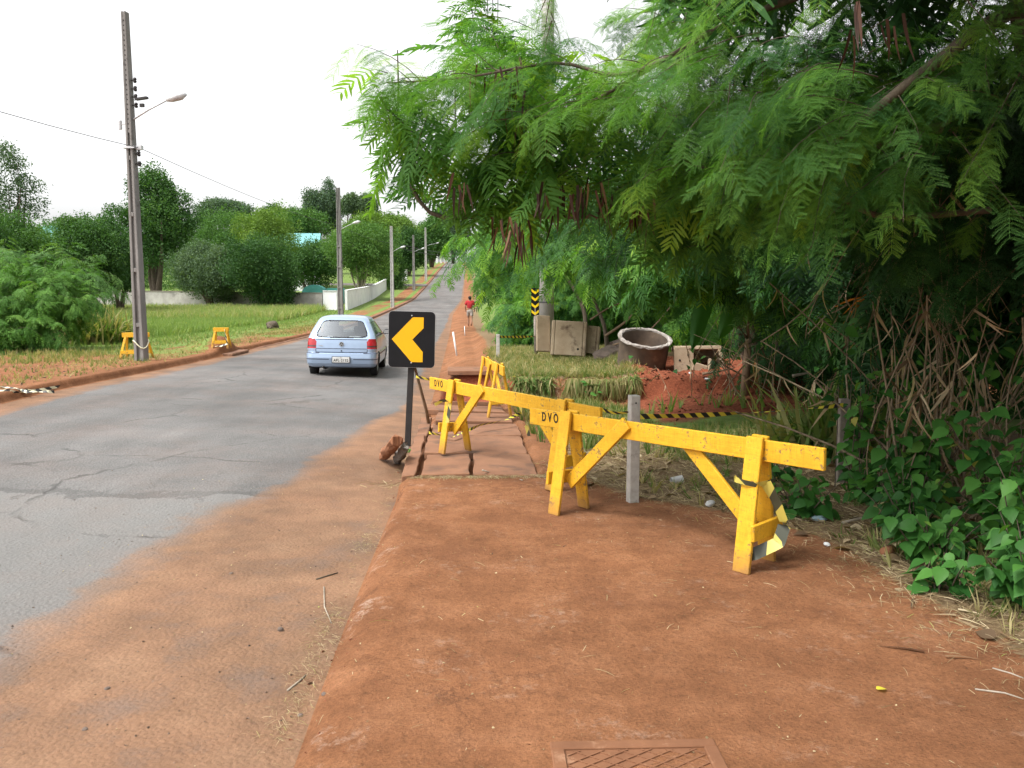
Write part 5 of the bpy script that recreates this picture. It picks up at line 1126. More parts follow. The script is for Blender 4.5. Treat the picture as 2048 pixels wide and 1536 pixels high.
# ================================================================== LEFT ROADSIDE THICKET
ZMIN = lambda p: -9
ZMAX = lambda p: 99
YMIN = 0; XMIN = -99
def shoot(L, wd, p, d, length, nl, key, ls, droop=.12, rn=.5, spread=.9, wr=.004, pods=None):
    d = np.array(d, float); d /= np.linalg.norm(d); p = np.array(p, float); st = length / nl; pts = [p.copy()]; O = []; D = []; Nn = []; S = []; Rn = []
    for i in range(nl):
        d = d + np.array([R.uniform(-.1, .1), R.uniform(-.1, .1), -droop + R.uniform(-.06, .06)]); d /= np.linalg.norm(d); p = p + d * st; pts.append(p.copy())
        sd = np.cross(d, [0, 0, 1]); ns = np.linalg.norm(sd); sd = sd / ns if ns > .05 else np.array([1, 0, 0]); sg = 1 if i % 2 else -1
        ld = d * R.uniform(.35, .8) + sd * sg * spread * R.uniform(.5, 1.1) + np.array([R.uniform(-.25, .25), R.uniform(-.25, .25), -.12 - R.uniform(0, .5)])
        nn = np.array([R.uniform(-.45, .45), R.uniform(-.45, .45), 1]) + d * .25
        if p[2] < ZMIN(p) or p[2] > ZMAX(p) or 0 < p[1] < YMIN or p[0] < XMIN: break
        O.append(p.copy()); D.append(ld); Nn.append(nn); S.append(ls * R.uniform(.75, 1.2)); Rn.append(min(1, max(0, rn + R.gauss(0, .1))))
    if not O: return pts
    L.add('%s_%d' % (key, R.randint(0, 3)) if key[0] == 'b' else key, np.array(O), np.array(D), np.array(Nn), np.array(S), np.array(Rn))
    if wd is not None: wd.tube(pts[::2] + ([pts[-1]] if len(pts) % 2 == 0 else []), [wr * (1 - .7 * i / max(1, len(pts[::2]) - 1)) for i in range(len(pts[::2]) + (1 if len(pts) % 2 == 0 else 0))], 4, False)
    return pts
def fill(L, wd, blobs, key, ls, length, nl, dirs, droop=.12, rn=.5, jit=.5, wr=.004):
    for (px, py, Y, rx, ry, rz, n) in blobs:
        c = U(px, py, Y)
        for i in range(n):
            v = rng.normal(size=3); v = v / np.linalg.norm(v) * rng.uniform(0, 1) ** .4
            p = c + v * np.array([rx, ry, rz]); d = np.array(dirs) + v * .5 + rng.normal(size=3) * jit
            shoot(L, wd, p, d, length * R.uniform(.6, 1.3), nl, key, ls, droop, min(1, max(0, rn + R.gauss(0, .17))), wr=wr)
def thicket(name, label, base, blobs, mkey, ls, key='b2', cat='bush', group=None, extra=None, dirs=(0, -.3, .35), droop=.16, length=1.0, nl=9, rn=.5):
    t = empty(name, base, 0, label, cat, group); L = Leaves(); wd = MB()
    blobs = [(*b_[:6], b_[6] * 2) for b_ in blobs]; ls *= .62
    fill(L, wd, blobs, key, ls, length, nl, dirs, droop, rn)
    o = -np.array(base); L2 = Leaves()
    for k_, v in L.d.items(): L2.d[k_] = [(a[0] + o, *a[1:]) for a in v]
    L2.build('crown', M[mkey], t); wd.v = [tuple(np.array(v) + o) for v in wd.v]
    for b_ in blobs: 
        c = U(*b_[:3]) + o; wd.tube([(c[0] * .25, c[1] * .25, -.1), tuple(c * [.6, .6, .5]), tuple(c)], [.05, .035, .015], 6, False)
    wd.build('stems', M['bark'], t, smooth=True); return t
tb = on(*U(70, 690, 24)[:2])
thicket('roadside_bush', 'big bright green feathery bush on the left verge', tb, [(60, 600, 25, 1.3, 1.2, .9, 80), (-20, 560, 25.5, 1.3, 1.2, .9, 70), (120, 580, 26, .9, 1, .6, 50), (30, 660, 24, 1.2, .8, .5, 50), (-60, 640, 24, 1.2, 1, 1, 60), (150, 610, 25.5, .5, .6, .5, 26), (-20, 700, 23.4, .8, .5, .3, 25)], 't_bush', .40, length=.7, nl=9)
thicket('roadside_bush', 'low shaggy bush behind the bright feathery one', on(*U(20, 600, 33)[:2]), [(20, 560, 33, 2, 1.2, 1.2, 70), (130, 570, 34, 1.6, 1.2, 1.1, 60), (-80, 560, 33, 1.6, 1.2, 1.2, 50)], 't_mid', .75, length=1.2, nl=8)
# tall grass clumps
def scatter(L, P, keys, h0, h1, r0, r1, lean=.25):
    k = len(P)
    if not k: return
    up = nrm(np.column_stack([rng.normal(0, lean, k), rng.normal(0, lean, k), np.ones(k)])); a = rng.uniform(0, 6.28, k); d = np.column_stack([np.cos(a), np.sin(a), np.zeros(k)])
    d = nrm(d - up * (d * up).sum(1, keepdims=True)); s_ = rng.uniform(h0, h1, k); rn = rng.uniform(r0, r1, k); sel = rng.integers(0, len(keys), k)
    for i, ky in enumerate(keys):
        m_ = sel == i
        if m_.any(): L.add(ky, P[m_], d[m_], up[m_], s_[m_], rn[m_])
def ground_pts(n, x0, x1, y0, y1, f, road=True):
    x = rng.uniform(x0, x1, n); y = rng.uniform(y0, y1, n); w = f(x, y, xs(x, y)); k = rng.uniform(0, 1, n) < w; x, y = x[k], y[k]; return np.column_stack([x, y, H(x, y) - .01])
L = Leaves(); b_ = GT(160, 690)
P = np.column_stack([b_[0] + rng.normal(0, .45, 260), b_[1] + 1.2 + rng.normal(0, .5, 260), np.zeros(260)]); P[:, 2] = H(P[:, 0], P[:, 1]); scatter(L, P, ['s0', 's1', 's2'], .7, 1.45, .0, .75, .22)
tag(L.build('tall_grass', M['drygrass']), 'clump of tall arching grass at the right end of the left thicket', 'grass clump')
L = Leaves(); P = ground_pts(1500, -14, -8.8, 19.5, 24, lambda x, y, s: sst(0, 1.5, -s - W0 - 1.3) * (.25 + .75 * (fbm(x, y, 4) > 0)))
scatter(L, P, ['t0', 't1', 't2'], .08, .24, .2, .9); tag(L.build('weeds', M['drygrass']), kind='stuff')

# ================================================================== FIELD GRASS
L = Leaves()
def fdens(x, y, s):
    u = -s - W0; return sst(2.4, 5, u + 2 * fbm(x * .3, y * .3, 3)) * np.interp(y, [20, 26, 34], [.15, .5, 1]) * (u > 0)
P = ground_pts(64000, -46, -9.5, 21, 74, lambda x, y, s: fdens(x, y, s) * (x > -.64 * y - 3))
far_ = (xs(P[:, 0], P[:, 1]) + W0 < -5.5) & (P[:, 1] > 33)
scatter(L, P[~far_], ['t0', 't1', 't2'], .08, .22, .0, .8); scatter(L, P[far_ & (P[:, 1] < 55)], ['t0', 't1', 't2'], .25, .55, .1, .75); scatter(L, P[far_ & (P[:, 1] >= 55)], ['t0', 's1', 't2'], .4, .85, .35, 1)
tag(L.build('field_grass', M['grass']), kind='stuff')
L = Leaves(); P = ground_pts(5200, -30, -10.5, 33, 50, lambda x, y, s: (-s - W0 > 6) * sst(-.02, .12, fbm(x * .18, y * .18, 17)) * (x > -.6 * y)); P[:, 2] += .38
scatter(L, P, ['heart'], .05, .11, 0, 1, .8); tag(L.build('wildflowers', M['flower']), kind='stuff')
L = Leaves(); P = ground_pts(26000, -14, -7.6, 13, 62, lambda x, y, s: sst(.15, 1, -s - W0) * (1 - sst(3.6, 5.5, -s - W0)) * (.3 + .7 * (fbm(x * .7, y * .4, 14) > .0)) * (s < -W0))
scatter(L, P, ['t0', 't1', 's2'], .04, .14, .1, 1); tag(L.build('verge_grass', M['drygrass']), kind='stuff')

# ================================================================== RIGHT BANK, DITCH AND STRAW
L = Leaves()
def bank_edge(x): return 14.85 - .5 * fbm(x * 1.1, 0 * x, 31)
P = ground_pts(21000, -.8, 2.7, 14.8, 24, lambda x, y, s: sst(1.15, 1.7, s) * (y > bank_edge(x) + .02) * (1 - sst(1.9, 2.6, x - (y - 15) * .12)) * (.35 + .65 * (fbm(x * 1.3, y * 1.3, 19) > -.05)))
scatter(L, P, ['t0', 't1', 's0', 's2'], .06, .2, .15, 1, .35); tag(L.build('bank_grass', M['drygrass']), kind='stuff')
L = Leaves(); n = 1500; x = rng.uniform(-.35, 2.25, n); x = x[fbm(x * 2.1, 0 * x, 81) > -.03]; n = len(x); y = bank_edge(x) + rng.uniform(-.12, .12, n); z = H(x, bank_edge(x) + .25) - rng.uniform(-.02, .14, n)
a = rng.normal(0, .4, n); L.add('rib', np.column_stack([x, y, z]), np.column_stack([a * .6, np.full(n, -.55) + rng.normal(0, .15, n), rng.uniform(-.7, .3, n)]), np.column_stack([a, np.full(n, -.8), np.full(n, .6)]), rng.uniform(.12, .36, n), rng.uniform(0, .8, n))
n = 550; x = rng.uniform(1.0, 2.3, n); y = bank_edge(x) - .05 + rng.uniform(-.1, .1, n); z = H(x, bank_edge(x) + .25) - rng.uniform(.0, .1, n); L.add('rib', np.column_stack([x, y, z]), np.column_stack([rng.normal(0, .25, n), np.full(n, -.35), np.full(n, -.9)]), np.column_stack([rng.normal(0, .4, n), np.full(n, -1.), np.full(n, .2)]), rng.uniform(.25, .45, n), rng.uniform(.35, .85, n))
tag(L.build('overhanging_grass', M['drygrass']), kind='stuff')
L = Leaves()
P = ground_pts(16000, -.5, 5.2, 8.2, 14.8, lambda x, y, s: sst(1.3, 2, s) * sst(8.2, 10.5, y) * (1 - .96 * sst(1.8, 2.4, x + .6 * fbm(x * .9, y * .5, 61)) * sst(11.0, 12.4, y + 1.2 * fbm(x * .5, y * .25, 62) - .25 * (x - 2))) * (.25 + .75 * (fbm(x * 1.1, y * 1.1, 23) > -.04)))
lowg = (P[:, 0] > 1.5) & (P[:, 1] > 9.3); P = P[~((P[:, 0] > 2.1) & (P[:, 1] > 11.4))]; lowg = (P[:, 0] > 1.5) & (P[:, 1] > 9.3)
scatter(L, P[~lowg], ['t0', 't1', 't2', 's1'], .1, .28, 0, .85, .3); scatter(L, P[lowg], ['t0', 't1', 't2'], .05, .15, 0, .8, .3); tag(L.build('ditch_grass', M['drygrass']), kind='stuff')
L = Leaves()
P = ground_pts(3600, .4, 4.5, 6.2, 9.2, lambda x, y, s: .5 * sst(.2, 1.2, x - np.interp(y, [6, 7, 9], [1.2, .7, .5])) * (fbm(x * 1.4, y * 1.4, 29) > .0)); scatter(L, P, ['t0', 's1', 's2'], .05, .2, .1, 1, .5)
P = ground_pts(500, 2.1, 3.2, 3.4, 5.6, lambda x, y, s: sst(.05, .4, x - np.interp(y, [3.4, 4, 5.6], [2.35, 2.3, 2.1]))); scatter(L, P, ['t0', 's1', 's2'], .06, .2, .1, .9, .5)
tag(L.build('weeds', M['drygrass']), kind='stuff')
def litter(n, f, x0, x1, y0, y1, s0, s1, key='ribflat', r0=0, r1=1, L=None, lift=.02):
    P = ground_pts(n, x0, x1, y0, y1, f); k = len(P); a = rng.uniform(0, 6.28, k); P[:, 2] += .012 + rng.uniform(0, lift, k)
    L.add(key, P, np.column_stack([np.cos(a), np.sin(a), rng.normal(.0, .12, k)]), np.column_stack([rng.normal(0, .4, k), rng.normal(0, .4, k), np.ones(k)]), rng.uniform(s0, s1, k), rng.uniform(r0, r1, k))
fe = lambda x, y: np.interp(y, [2, 3.7, 5.5, 6.2, 6.7, 7.4, 9, 12], [2.75, 2.3, 2.05, 1.6, .95, .55, .45, .3])
L = Leaves()
nz = lambda x, y: .35 * fbm(x * .9, y * .5, 61) + .25 * fbm(x * 3, y * 3, 63)
litter(30000, lambda x, y, s: sst(-.12, .3, x - fe(x, y) + nz(x, y)) * (y > 6) + sst(-.1, .25, x - fe(x, y) + nz(x, y)) * (y <= 6), (.2), 4.2, 3, 10.5, .04, .17, L=L, lift=.035)
litter(15000, lambda x, y, s: np.exp(-(np.clip(fe(x, y) - x, 0, 2) / .28) ** 2) * np.exp(-(np.clip(x - fe(x, y), 0, 2) / .7) ** 2) * .9, .2, 3.2, 2.8, 8.5, .025, .11, L=L)
litter(42000, lambda x, y, s: np.exp(-((s + .09) / .07) ** 2) * (.15 + .85 * (fbm(y * 2.6, x * 0, 71) > .03)), -1.6, -.6, 2.4, 9.5, .012, .06, L=L, lift=.02)
litter(5000, lambda x, y, s: (np.abs(y - 7.52 + .1 * fbm(x * 3, 0 * x, 5)) < .1) * (s > .1), -1.1, .6, 7.3, 7.75, .04, .12, L=L)
litter(700, lambda x, y, s: np.exp(-((x + 1.17) ** 2 + (y - 7.85) ** 2) / .02), -1.6, -.8, 7.3, 8.4, .08, .22, L=L)
tag(L.build('straw_litter', M['straw']), kind='stuff')
L = Leaves()
litter(2600, lambda x, y, s: (s > .05) * (.25 + .75 * sst(-.6, .6, x)), -1.1, 2.6, 2.4, 8, .008, .035, L=L, lift=.004); litter(260, lambda x, y, s: s > .05, -1, 2.4, 2.4, 7.5, .05, .13, L=L, lift=.004)
litter(500, lambda x, y, s: s > -2, -3, 2.4, 2.4, 9, .006, .014, 'heart', L=L, lift=.002)
tag(L.build('leaf_litter', M['straw']), kind='stuff')
L = Leaves(); litter(700, lambda x, y, s: sst(-.25, .2, x - fe(x, y)) * (.4 + .6 * (y < 6)), .3, 3.6, 3.0, 9, .07, .18, 'pod', L=L); litter(700, lambda x, y, s: sst(-.1, .3, x - fe(x, y)), .3, 3.6, 3.0, 9, .06, .13, 'heart', L=L)
tag(L.build('fallen_pods', M['dry']), kind='stuff')
# grit and small stones on the dusty road edge, clods on the red mound
def clods(name, n, f, x0, x1, y0, y1, s0, s1, m):
    P = ground_pts(n, x0, x1, y0, y1, f); k = len(P); base = np.array([(1, 0, -.3), (-.4, .85, -.3), (-.4, -.85, -.3), (.1, .1, .75), (.3, -.5, .5), (-.5, .2, .4)]); fq = np.array([(0, 1, 3, 4), (1, 2, 5, 3), (2, 0, 4, 5), (3, 5, 4, 4)])[:3]
    a = rng.uniform(0, 6.28, k); s_ = s0 * (s1 / s0) ** (rng.uniform(0, 1, k) ** 1.9); ca_, sa_ = np.cos(a), np.sin(a); B_ = base[None] * rng.uniform(.65, 1.35, (k, 6, 3)); X = B_[..., 0] * ca_[:, None] - B_[..., 1] * sa_[:, None]; Y_ = B_[..., 0] * sa_[:, None] + B_[..., 1] * ca_[:, None]
    W = np.stack([X, Y_, B_[..., 2] * .7], -1) * s_[:, None, None] + P[:, None] + [0, 0, .008]
    Qt = np.concatenate([fq, [[3, 5, 4, 3]]])[:3]; Q = (Qt[None] + (np.arange(k) * 6)[:, None, None]).reshape(-1, 4)
    tri = np.array([(0, 1, 4), (1, 3, 4), (1, 2, 3), (2, 5, 3), (2, 0, 5), (0, 4, 5), (3, 5, 4)]); T = (tri[None] + (np.arange(k) * 6)[:, None, None]).reshape(-1, 3)
    return tag(np_mesh(name, W.reshape(-1, 3), T, m), kind='stuff')
M['clod'] = mat('red_clods', (.30, .105, .055), (.16, .045, .025), rough=.95, scale=9, bstr=.3)
M['gritm'] = mat('road_grit', (.24, .17, .13), (.13, .10, .085), rough=.9, scale=40, bstr=0)
clods('gravel', 9000, lambda x, y, s: (s < -.05) * np.clip(1.2 - y / 9, .1, 1) * .8, -4.5, -.7, 2.2, 10, .0035, .014, M['gritm'])
clods('gravel', 3600, lambda x, y, s: s > .0, -1, 2.4, 2.2, 7.5, .002, .009, M['clod'])
clods('clods', 900, lambda x, y, s: np.exp(-((s + .02) / .09) ** 2) * (.2 + .8 * (fbm(y * 2.1, x * 0, 55) > 0)), -1.5, -.5, 2.3, 9, .006, .024, M['clod'])
clods('clods', 7000, lambda x, y, s: sst(1.9, 2.5, x + .6 * fbm(x * .9, y * .5, 61)) * (1 - sst(5.2, 6.5, x)) * sst(11.2, 12.6, y + 1.2 * fbm(x * .5, y * .25, 62) - .25 * (x - 2)) * (1 - sst(17.5, 20, y)) * (.3 + .7 * (fbm(x * 1.5, y * 1.5, 6) > 0)), 1.5, 6, 10.8, 20, .012, .06, M['clod'])
clods('rubble', 1500, lambda x, y, s: (s < -W0 - .3) * .7, -14, -7.6, 11.5, 19.5, .01, .045, M['stone'])

# ================================================================== FEATHERY TREES ON THE RIGHT
def pods_at(L, p, n, ln, spread=.06):
    for i in range(n): L.add('pod', p + rng.normal(size=3) * spread, [[R.uniform(-.3, .3), R.uniform(-.3, .3), -1]], [[R.uniform(-1, 1), R.uniform(-1, 1), .1]], ln * R.uniform(.7, 1.2), R.uniform(0, 1) ** 1.5)
def finish(t, L, wd, m, Lp=None, limbs=None, dark=None):
    o = -np.array(t.location)
    def sh(LL):
        for k_ in LL.d: LL.d[k_] = [(a[0] + o, *a[1:]) for a in LL.d[k_]]
        return LL
    sh(L).build('crown', m, t)
    if dark: sh(dark).build('inner_and_shade_crown', M['leucdark'], t)  # includes unseen leaf masses added to cast shade
    if wd.v: wd.v = [tuple(np.array(v) + o) for v in wd.v]; wd.build('twigs', M['bark'], t, smooth=True)
    if Lp: tag(sh(Lp).build('seed_pods', M['pod'], t), kind='stuff')
    for nm, pts, r, mk_ in limbs or []:
        mb = MB(); mb.tube([np.array(p) + o for p in pts], r, 9, False); mb.build(nm, M[mk_], t, smooth=True)
def limb(pts, n=4):                                   # smooth polyline through pixel/depth points
    P = [U(*p) for p in pts]; out = []
    for i in range(len(P) - 1):
        a, b, c, d = P[max(i - 1, 0)], P[i], P[i + 1], P[min(i + 2, len(P) - 1)]
        for k in range(n):
            t = k / n; out.append(.5 * ((2 * b) + (-a + c) * t + (2 * a - 5 * b + 4 * c - d) * t * t + (-a + 3 * b - 3 * c + d) * t ** 3))
    out.append(P[-1]); return out
def along(L, wd, pts, n, key, ls, length, nl, t0=0, droop=.07, rn=.55, jit=.45, up=.15):
    m_ = len(pts) - 1
    for i in range(n):
        t = t0 + (1 - t0) * (i + R.uniform(-.4, .4)) / n; t = min(max(t, 0), .999) * m_; k = int(t); f = t - k; p = pts[k] + (pts[k + 1] - pts[k]) * f; d = pts[k + 1] - pts[k]; d = d / np.linalg.norm(d)
        sd = np.cross(d, [0, 0, 1]); sd /= np.linalg.norm(sd) + 1e-6; sg = 1 if i % 2 else -1
        shoot(L, wd, p, d * .7 + sd * sg * R.uniform(.2, .9) + rng.normal(size=3) * jit + np.array([0, 0, up]), length * R.uniform(.6, 1.25), nl, key, ls, droop, min(1, max(0, rn + R.gauss(0, .15))))

ZMIN = lambda p: float(np.interp(p[0], [-1.5, -.9, -.45, 0, 1, 4], [2.5, 2.35, 2.22, 2.15, 2.08, 1.85]) + 1.1 * (vnoise(p[0] * 2.2, p[1] * 2.2, 91) - .42))
ZMAX = lambda p: float(np.interp(p[0], [-1.4, -.8, -.5, .3, .8, 1.1, 1.3], [3.2, 3.25, 3.5, 3.6, 3.7, 4.3, 99]) + .3 * (vnoise(p[0] * 3, p[1] * 3, 92) - .5))
YMIN = 4.1; XMIN = -1.12
# --- tree 1: trunk just right of the frame, limbs reach over the sidewalk
b1_ = on(3.55, 4.9)
t1 = empty('feathery_tree', b1_, 0, 'nearest feathery-leaved tree leaning in from the right with limbs over the sidewalk', 'tree', 'feathery-leaved trees on the right')
L = Leaves(); D_ = Leaves(); wd = MB(); Lp = Leaves()
lA = limb([(2040, -150, 4.4), (1750, -60, 4.6), (1450, 50, 4.9), (1330, 118, 5.1), (1230, 150, 5.2), (1110, 126, 5.35), (930, 155, 5.5), (775, 166, 5.6)])
lB = limb([(1330, 118, 5.1), (1230, 178, 5.25), (1150, 216, 5.4), (1050, 236, 5.55), (950, 240, 5.7)])
lC = limb([(1900, 250, 5.0), (1600, 330, 5.6), (1400, 400, 6.0), (1200, 430, 6.2), (1000, 430, 6.3), (860, 425, 6.4), (800, 300, 6.5), (797, 180, 6.5), (795, 100, 6.5)])
lD = limb([(2045, 10, 4.5), (1960, 60, 4.4), (1800, 180, 4.3), (1650, 300, 4.4)])
lE = limb([(1980, 420, 5.2), (1750, 430, 5.2), (1620, 350, 5.3), (1480, 345, 5.5), (1380, 330, 5.6)])
along(L, wd, lA, 24, 'b0', .225, .5, 8, .1, droop=.08); along(L, wd, lA, 5, 'b0', .225, .3, 5, .8, droop=.02); along(L, wd, lB, 12, 'b0', .225, .45, 8, .1); along(L, wd, lC, 32, 'b0', .225, .42, 7, .1, droop=.07); along(L, wd, lE, 24, 'b0', .225, .55, 8, 0); along(L, wd, lD, 18, 'b0', .215, .55, 8, 0)
down = (-.55, -.35, -.15)
fill(L, wd, [(1900, 120, 4.3, .6, .5, .5, 16), (1700, 100, 4.4, .6, .5, .45, 18), (1500, 110, 4.8, .5, .5, .45, 21), (1850, 330, 4.7, .6, .5, .5, 18), (1620, 300, 5.2, .6, .6, .5, 24), (1420, 240, 5.4, .5, .5, .4, 21), (1950, 480, 4.9, .5, .4, .4, 12), (1700, 470, 5.6, .7, .5, .4, 22), (1500, 430, 6.0, .6, .5, .4, 21)], 'b0', .225, .55, 8, down, .08, .5)
fill(L, wd, [(1300, 300, 6.2, .6, .6, .5, 27), (1130, 300, 6.4, .6, .6, .45, 27), (1000, 350, 6.6, .5, .5, .5, 27), (1200, 450, 6.6, .6, .5, .4, 27), (930, 300, 6.4, .4, .4, .5, 12), (850, 270, 6.4, .25, .4, .4, 3), (770, 290, 6.2, .25, .3, .3, 4), (745, 190, 5.9, .2, .3, .2, 3), (1060, 440, 6.6, .5, .5, .35, 21), (1330, 470, 7, .6, .6, .4, 27), (870, 420, 6.6, .35, .4, .25, 12), (1100, 170, 6.8, .5, .5, .3, 18)], 'b1', .27, .5, 8, (-.3, -.3, -.1), .08, .55)
fill(L, wd, [(1360, 90, 5.9, .3, .4, .4, 9), (1350, 20, 5.8, .3, .4, .3, 8)], 'b0', .23, .45, 8, (-.3, -.2, 0), .08, .55)
fill(L, wd, [(980, 140, 6.5, .4, .4, .3, 13), (1080, 105, 6.6, .3, .3, .22, 8), (800, 120, 6.2, .2, .2, .25, 4), (900, 200, 6.4, .35, .3, .3, 9)], 'b3', .24, .5, 9, (-.3, -.3, .1), .07, .6)
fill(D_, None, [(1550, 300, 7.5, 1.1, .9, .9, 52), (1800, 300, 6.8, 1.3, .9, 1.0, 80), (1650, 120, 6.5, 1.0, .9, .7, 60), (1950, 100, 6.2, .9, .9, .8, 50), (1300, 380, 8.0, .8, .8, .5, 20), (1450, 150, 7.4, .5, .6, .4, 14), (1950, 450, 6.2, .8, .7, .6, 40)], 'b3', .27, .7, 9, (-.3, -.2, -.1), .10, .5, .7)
fill(D_, None, [(1600, -520, 5.5, 1.4, 1.6, .6, 60), (1950, -620, 4.5, 1.6, 1.6, .7, 70), (2750, 200, 4.8, .9, 1.6, 1.5, 90), (2800, 600, 5.0, .9, 1.3, 1.0, 60), (3200, -200, 3.4, 1.0, 1.8, 1.2, 70)], 'b2', .5, .9, 8, (-.3, -.2, -.1), .14, .45, .7)  # unseen masses above and right of the view, added to block light
for px, py, Y, n in ((985, 170, 6.3, 5), (1042, 160, 6.2, 7), (1005, 180, 6.4, 4), (1055, 260, 6.5, 6), (1080, 250, 6.4, 4), (1000, 470, 6.2, 5), (1030, 470, 6.1, 7), (1045, 495, 6.2, 5), (1140, 400, 6.4, 9), (1175, 390, 6.3, 9), (1205, 400, 6.3, 8), (1270, 430, 6.6, 7), (1290, 420, 6.4, 6), (1090, 420, 6.2, 6), (920, 390, 6.4, 4), (1110, 260, 6.5, 5)): pods_at(Lp, U(px, py, Y - .75) + [0, 0, .05], n + 3, .21)
for px, py, Y, n in ((1712, 20, 3.5, 3), (1770, 50, 3.6, 2), (1782, 60, 3.6, 2), (1700, 80, 3.7, 2)): pods_at(Lp, U(px, py, Y) + [0, 0, .02], n, .2, .02)
ZMAX = lambda p: 99
for sp_ in ([(950, 250, 6.8), (955, 140, 6.8), (948, 60, 6.8), (946, 20, 6.8)], [(1045, 210, 6.8), (1040, 130, 6.8), (1025, 85, 6.8)]):
    ls_ = limb(sp_); along(L, wd, ls_, 13, 'b1', .21, .22, 5, .15, droop=.05, jit=.25, up=.2)
ls_ = limb([(1090, -60, 5.2), (1100, 10, 5.25), (1105, 60, 5.3)]); along(L, wd, ls_, 5, 'b0', .22, .22, 4, .1, droop=.2, up=-.3)
def fillw(L, blobs, key, ls, length, nl, dirs, droop, rn):
    for (x, y, z, rx, ry, rz, n) in blobs:
        for i in range(n):
            v = rng.normal(size=3); v = v / np.linalg.norm(v) * rng.uniform(0, 1) ** .4; shoot(L, None, np.array([x, y, z]) + v * np.array([rx, ry, rz]), np.array(dirs) + v * .5 + rng.normal(size=3) * .5, length * R.uniform(.6, 1.3), nl, key, ls, droop, rn)
ZMIN = lambda p: 2.3 + max(0, p[1]) * .42; YMIN = 0
fillw(D_, [(2.9, 3.0, 4.6, 1.1, 1.2, .5, 130), (2.5, 4.8, 5.2, 1.2, 1.0, .5, 100), (2.7, 1.4, 4.0, 1.0, 1.3, .5, 80), (2.6, -1.0, 4.0, 1.1, 1.3, .6, 80), (3.4, 2.0, 4.1, 1.2, 1.6, .6, 130), (4.0, .2, 3.7, 1.1, 1.8, .9, 120), (3.6, 4.4, 5.0, 1.4, 1.3, .5, 120), (4.6, 2.6, 3.4, .8, 1.6, 1.0, 110), (4.2, -2.2, 3.8, 1.2, 1.6, .8, 90), (4.4, 6.5, 5.6, 1.3, 1.5, .7, 100)], 'b2', .36, .8, 10, (-.2, -.1, -.05), .05, .5)  # unseen canopy above and behind the camera, added to darken the right side
finish(t1, L, wd, M['leuc'], Lp, [('trunk', [b1_ + [0, 0, -.3], b1_ + [.1, -.1, 1.5], U(2120, 250, 4.7), U(2060, 60, 4.5), U(2040, -150, 4.4), U(2000, -420, 4.3)], [.13, .12, .11, .09, .07, .03], 'bark'), ('limb', lA, list(np.linspace(.024, .004, len(lA))), 'bark'), ('limb', lB, list(np.linspace(.014, .003, len(lB))), 'bark'), ('limb', lC, list(np.linspace(.035, .004, len(lC))), 'bark'), ('limb', lD, list(np.linspace(.05, .012, len(lD))), 'bark'), ('limb', lE, list(np.linspace(.022, .005, len(lE))), 'bark')], D_)

ZMIN = lambda p: (1.75 if p[1] < 21.5 and -1 < p[0] < 3.4 else (1.1 if p[1] < 16 else .35)) + .8 * (float(vnoise(p[0] * 1.2, p[1] * 1.2, 93)) - .4)
ZMAX = lambda p: 99 if p[0] > 1.5 else 1.65 + .27 * p[1]
YMIN = 0; XMIN = -99
# --- trees 2..: further feathery trees that wall off the right
def feather_tree(label, base_px, blobs, m='leuc', key='b2', ls=.45, stems=(), seedpods=(), dirs=(-.3, -.35, -.05), length=.9, rn=.45, droop=.14):
    b = on(*U(*base_px)[:2]); t = empty('feathery_tree', b, 0, label, 'tree', 'feathery-leaved trees on the right'); L = Leaves(); wd = MB(); Lp = Leaves()
    blobs = [(*b_[:6], int(b_[6] * 1.9)) for b_ in blobs]; ls *= .62
    fill(L, wd if key == 'b1' else None, blobs, key, ls, length, 8, dirs, droop, rn, .55)
    for (px, py, Y, n) in seedpods: pods_at(Lp, U(px, py, Y), n, .28)
    lb = []
    for st, r in stems: lb.append(('trunk', [U(*st[0]) - [0, 0, .25]] + limb(st, 3)[1:], None, 'bark')); pts = lb[-1][1]; lb[-1] = ('trunk', pts, list(np.linspace(r, r * .35, len(pts))), 'bark')
    finish(t, L, wd, M[m], Lp if seedpods else None, lb); return t
feather_tree('feathery tree with pale bent stems rising behind the broken chamber', (1530, 735, 15.5), [(1400, 480, 11, 1.5, 1.2, .8, 80), (1600, 450, 10.5, 1.3, 1.1, .8, 80), (1470, 560, 13.5, 1.3, 1, .4, 46), (1380, 530, 12, .7, .7, .5, 30), (1620, 560, 11.5, .8, .8, .4, 26), (1300, 520, 11.5, .8, .8, .5, 34)], 'leuc', 'b1', .42,
    [([(1530, 735, 15.5), (1508, 650, 15.2), (1515, 560, 14.5), (1460, 420, 13)], .13), ([(1500, 738, 15.8), (1480, 660, 15.5), (1490, 560, 14.5), (1560, 430, 13)], .10), ([(1560, 738, 15.3), (1562, 660, 15), (1610, 560, 14)], .07)], [(1300, 500, 11, 8), (1420, 520, 11, 6)], rn=.5)
feather_tree('feathery tree with two leaning stems behind the tilted chamber', (1200, 665, 24), [(1200, 470, 19, 2.2, 1.6, 1.2, 80), (1320, 520, 20, 2, 1.5, 1.0, 70), (1165, 450, 18, 1.0, 1.0, .7, 40), (1110, 560, 26, .6, 1.0, .7, 40), (1170, 560, 25, 1.2, 1.2, .6, 34), (1110, 610, 25, .5, .8, .4, 30), (1150, 620, 26, .5, .6, .35, 26), (1140, 590, 25, .7, .9, .5, 36)], 'leuc', 'b2', .48,
    [([(1172, 640, 22), (1160, 600, 22), (1125, 540, 22), (1080, 450, 21)], .06), ([(1215, 700, 21), (1208, 650, 21), (1185, 590, 21), (1150, 470, 20)], .065)], rn=.5, length=1.0, dirs=(0, -.3, -.05))
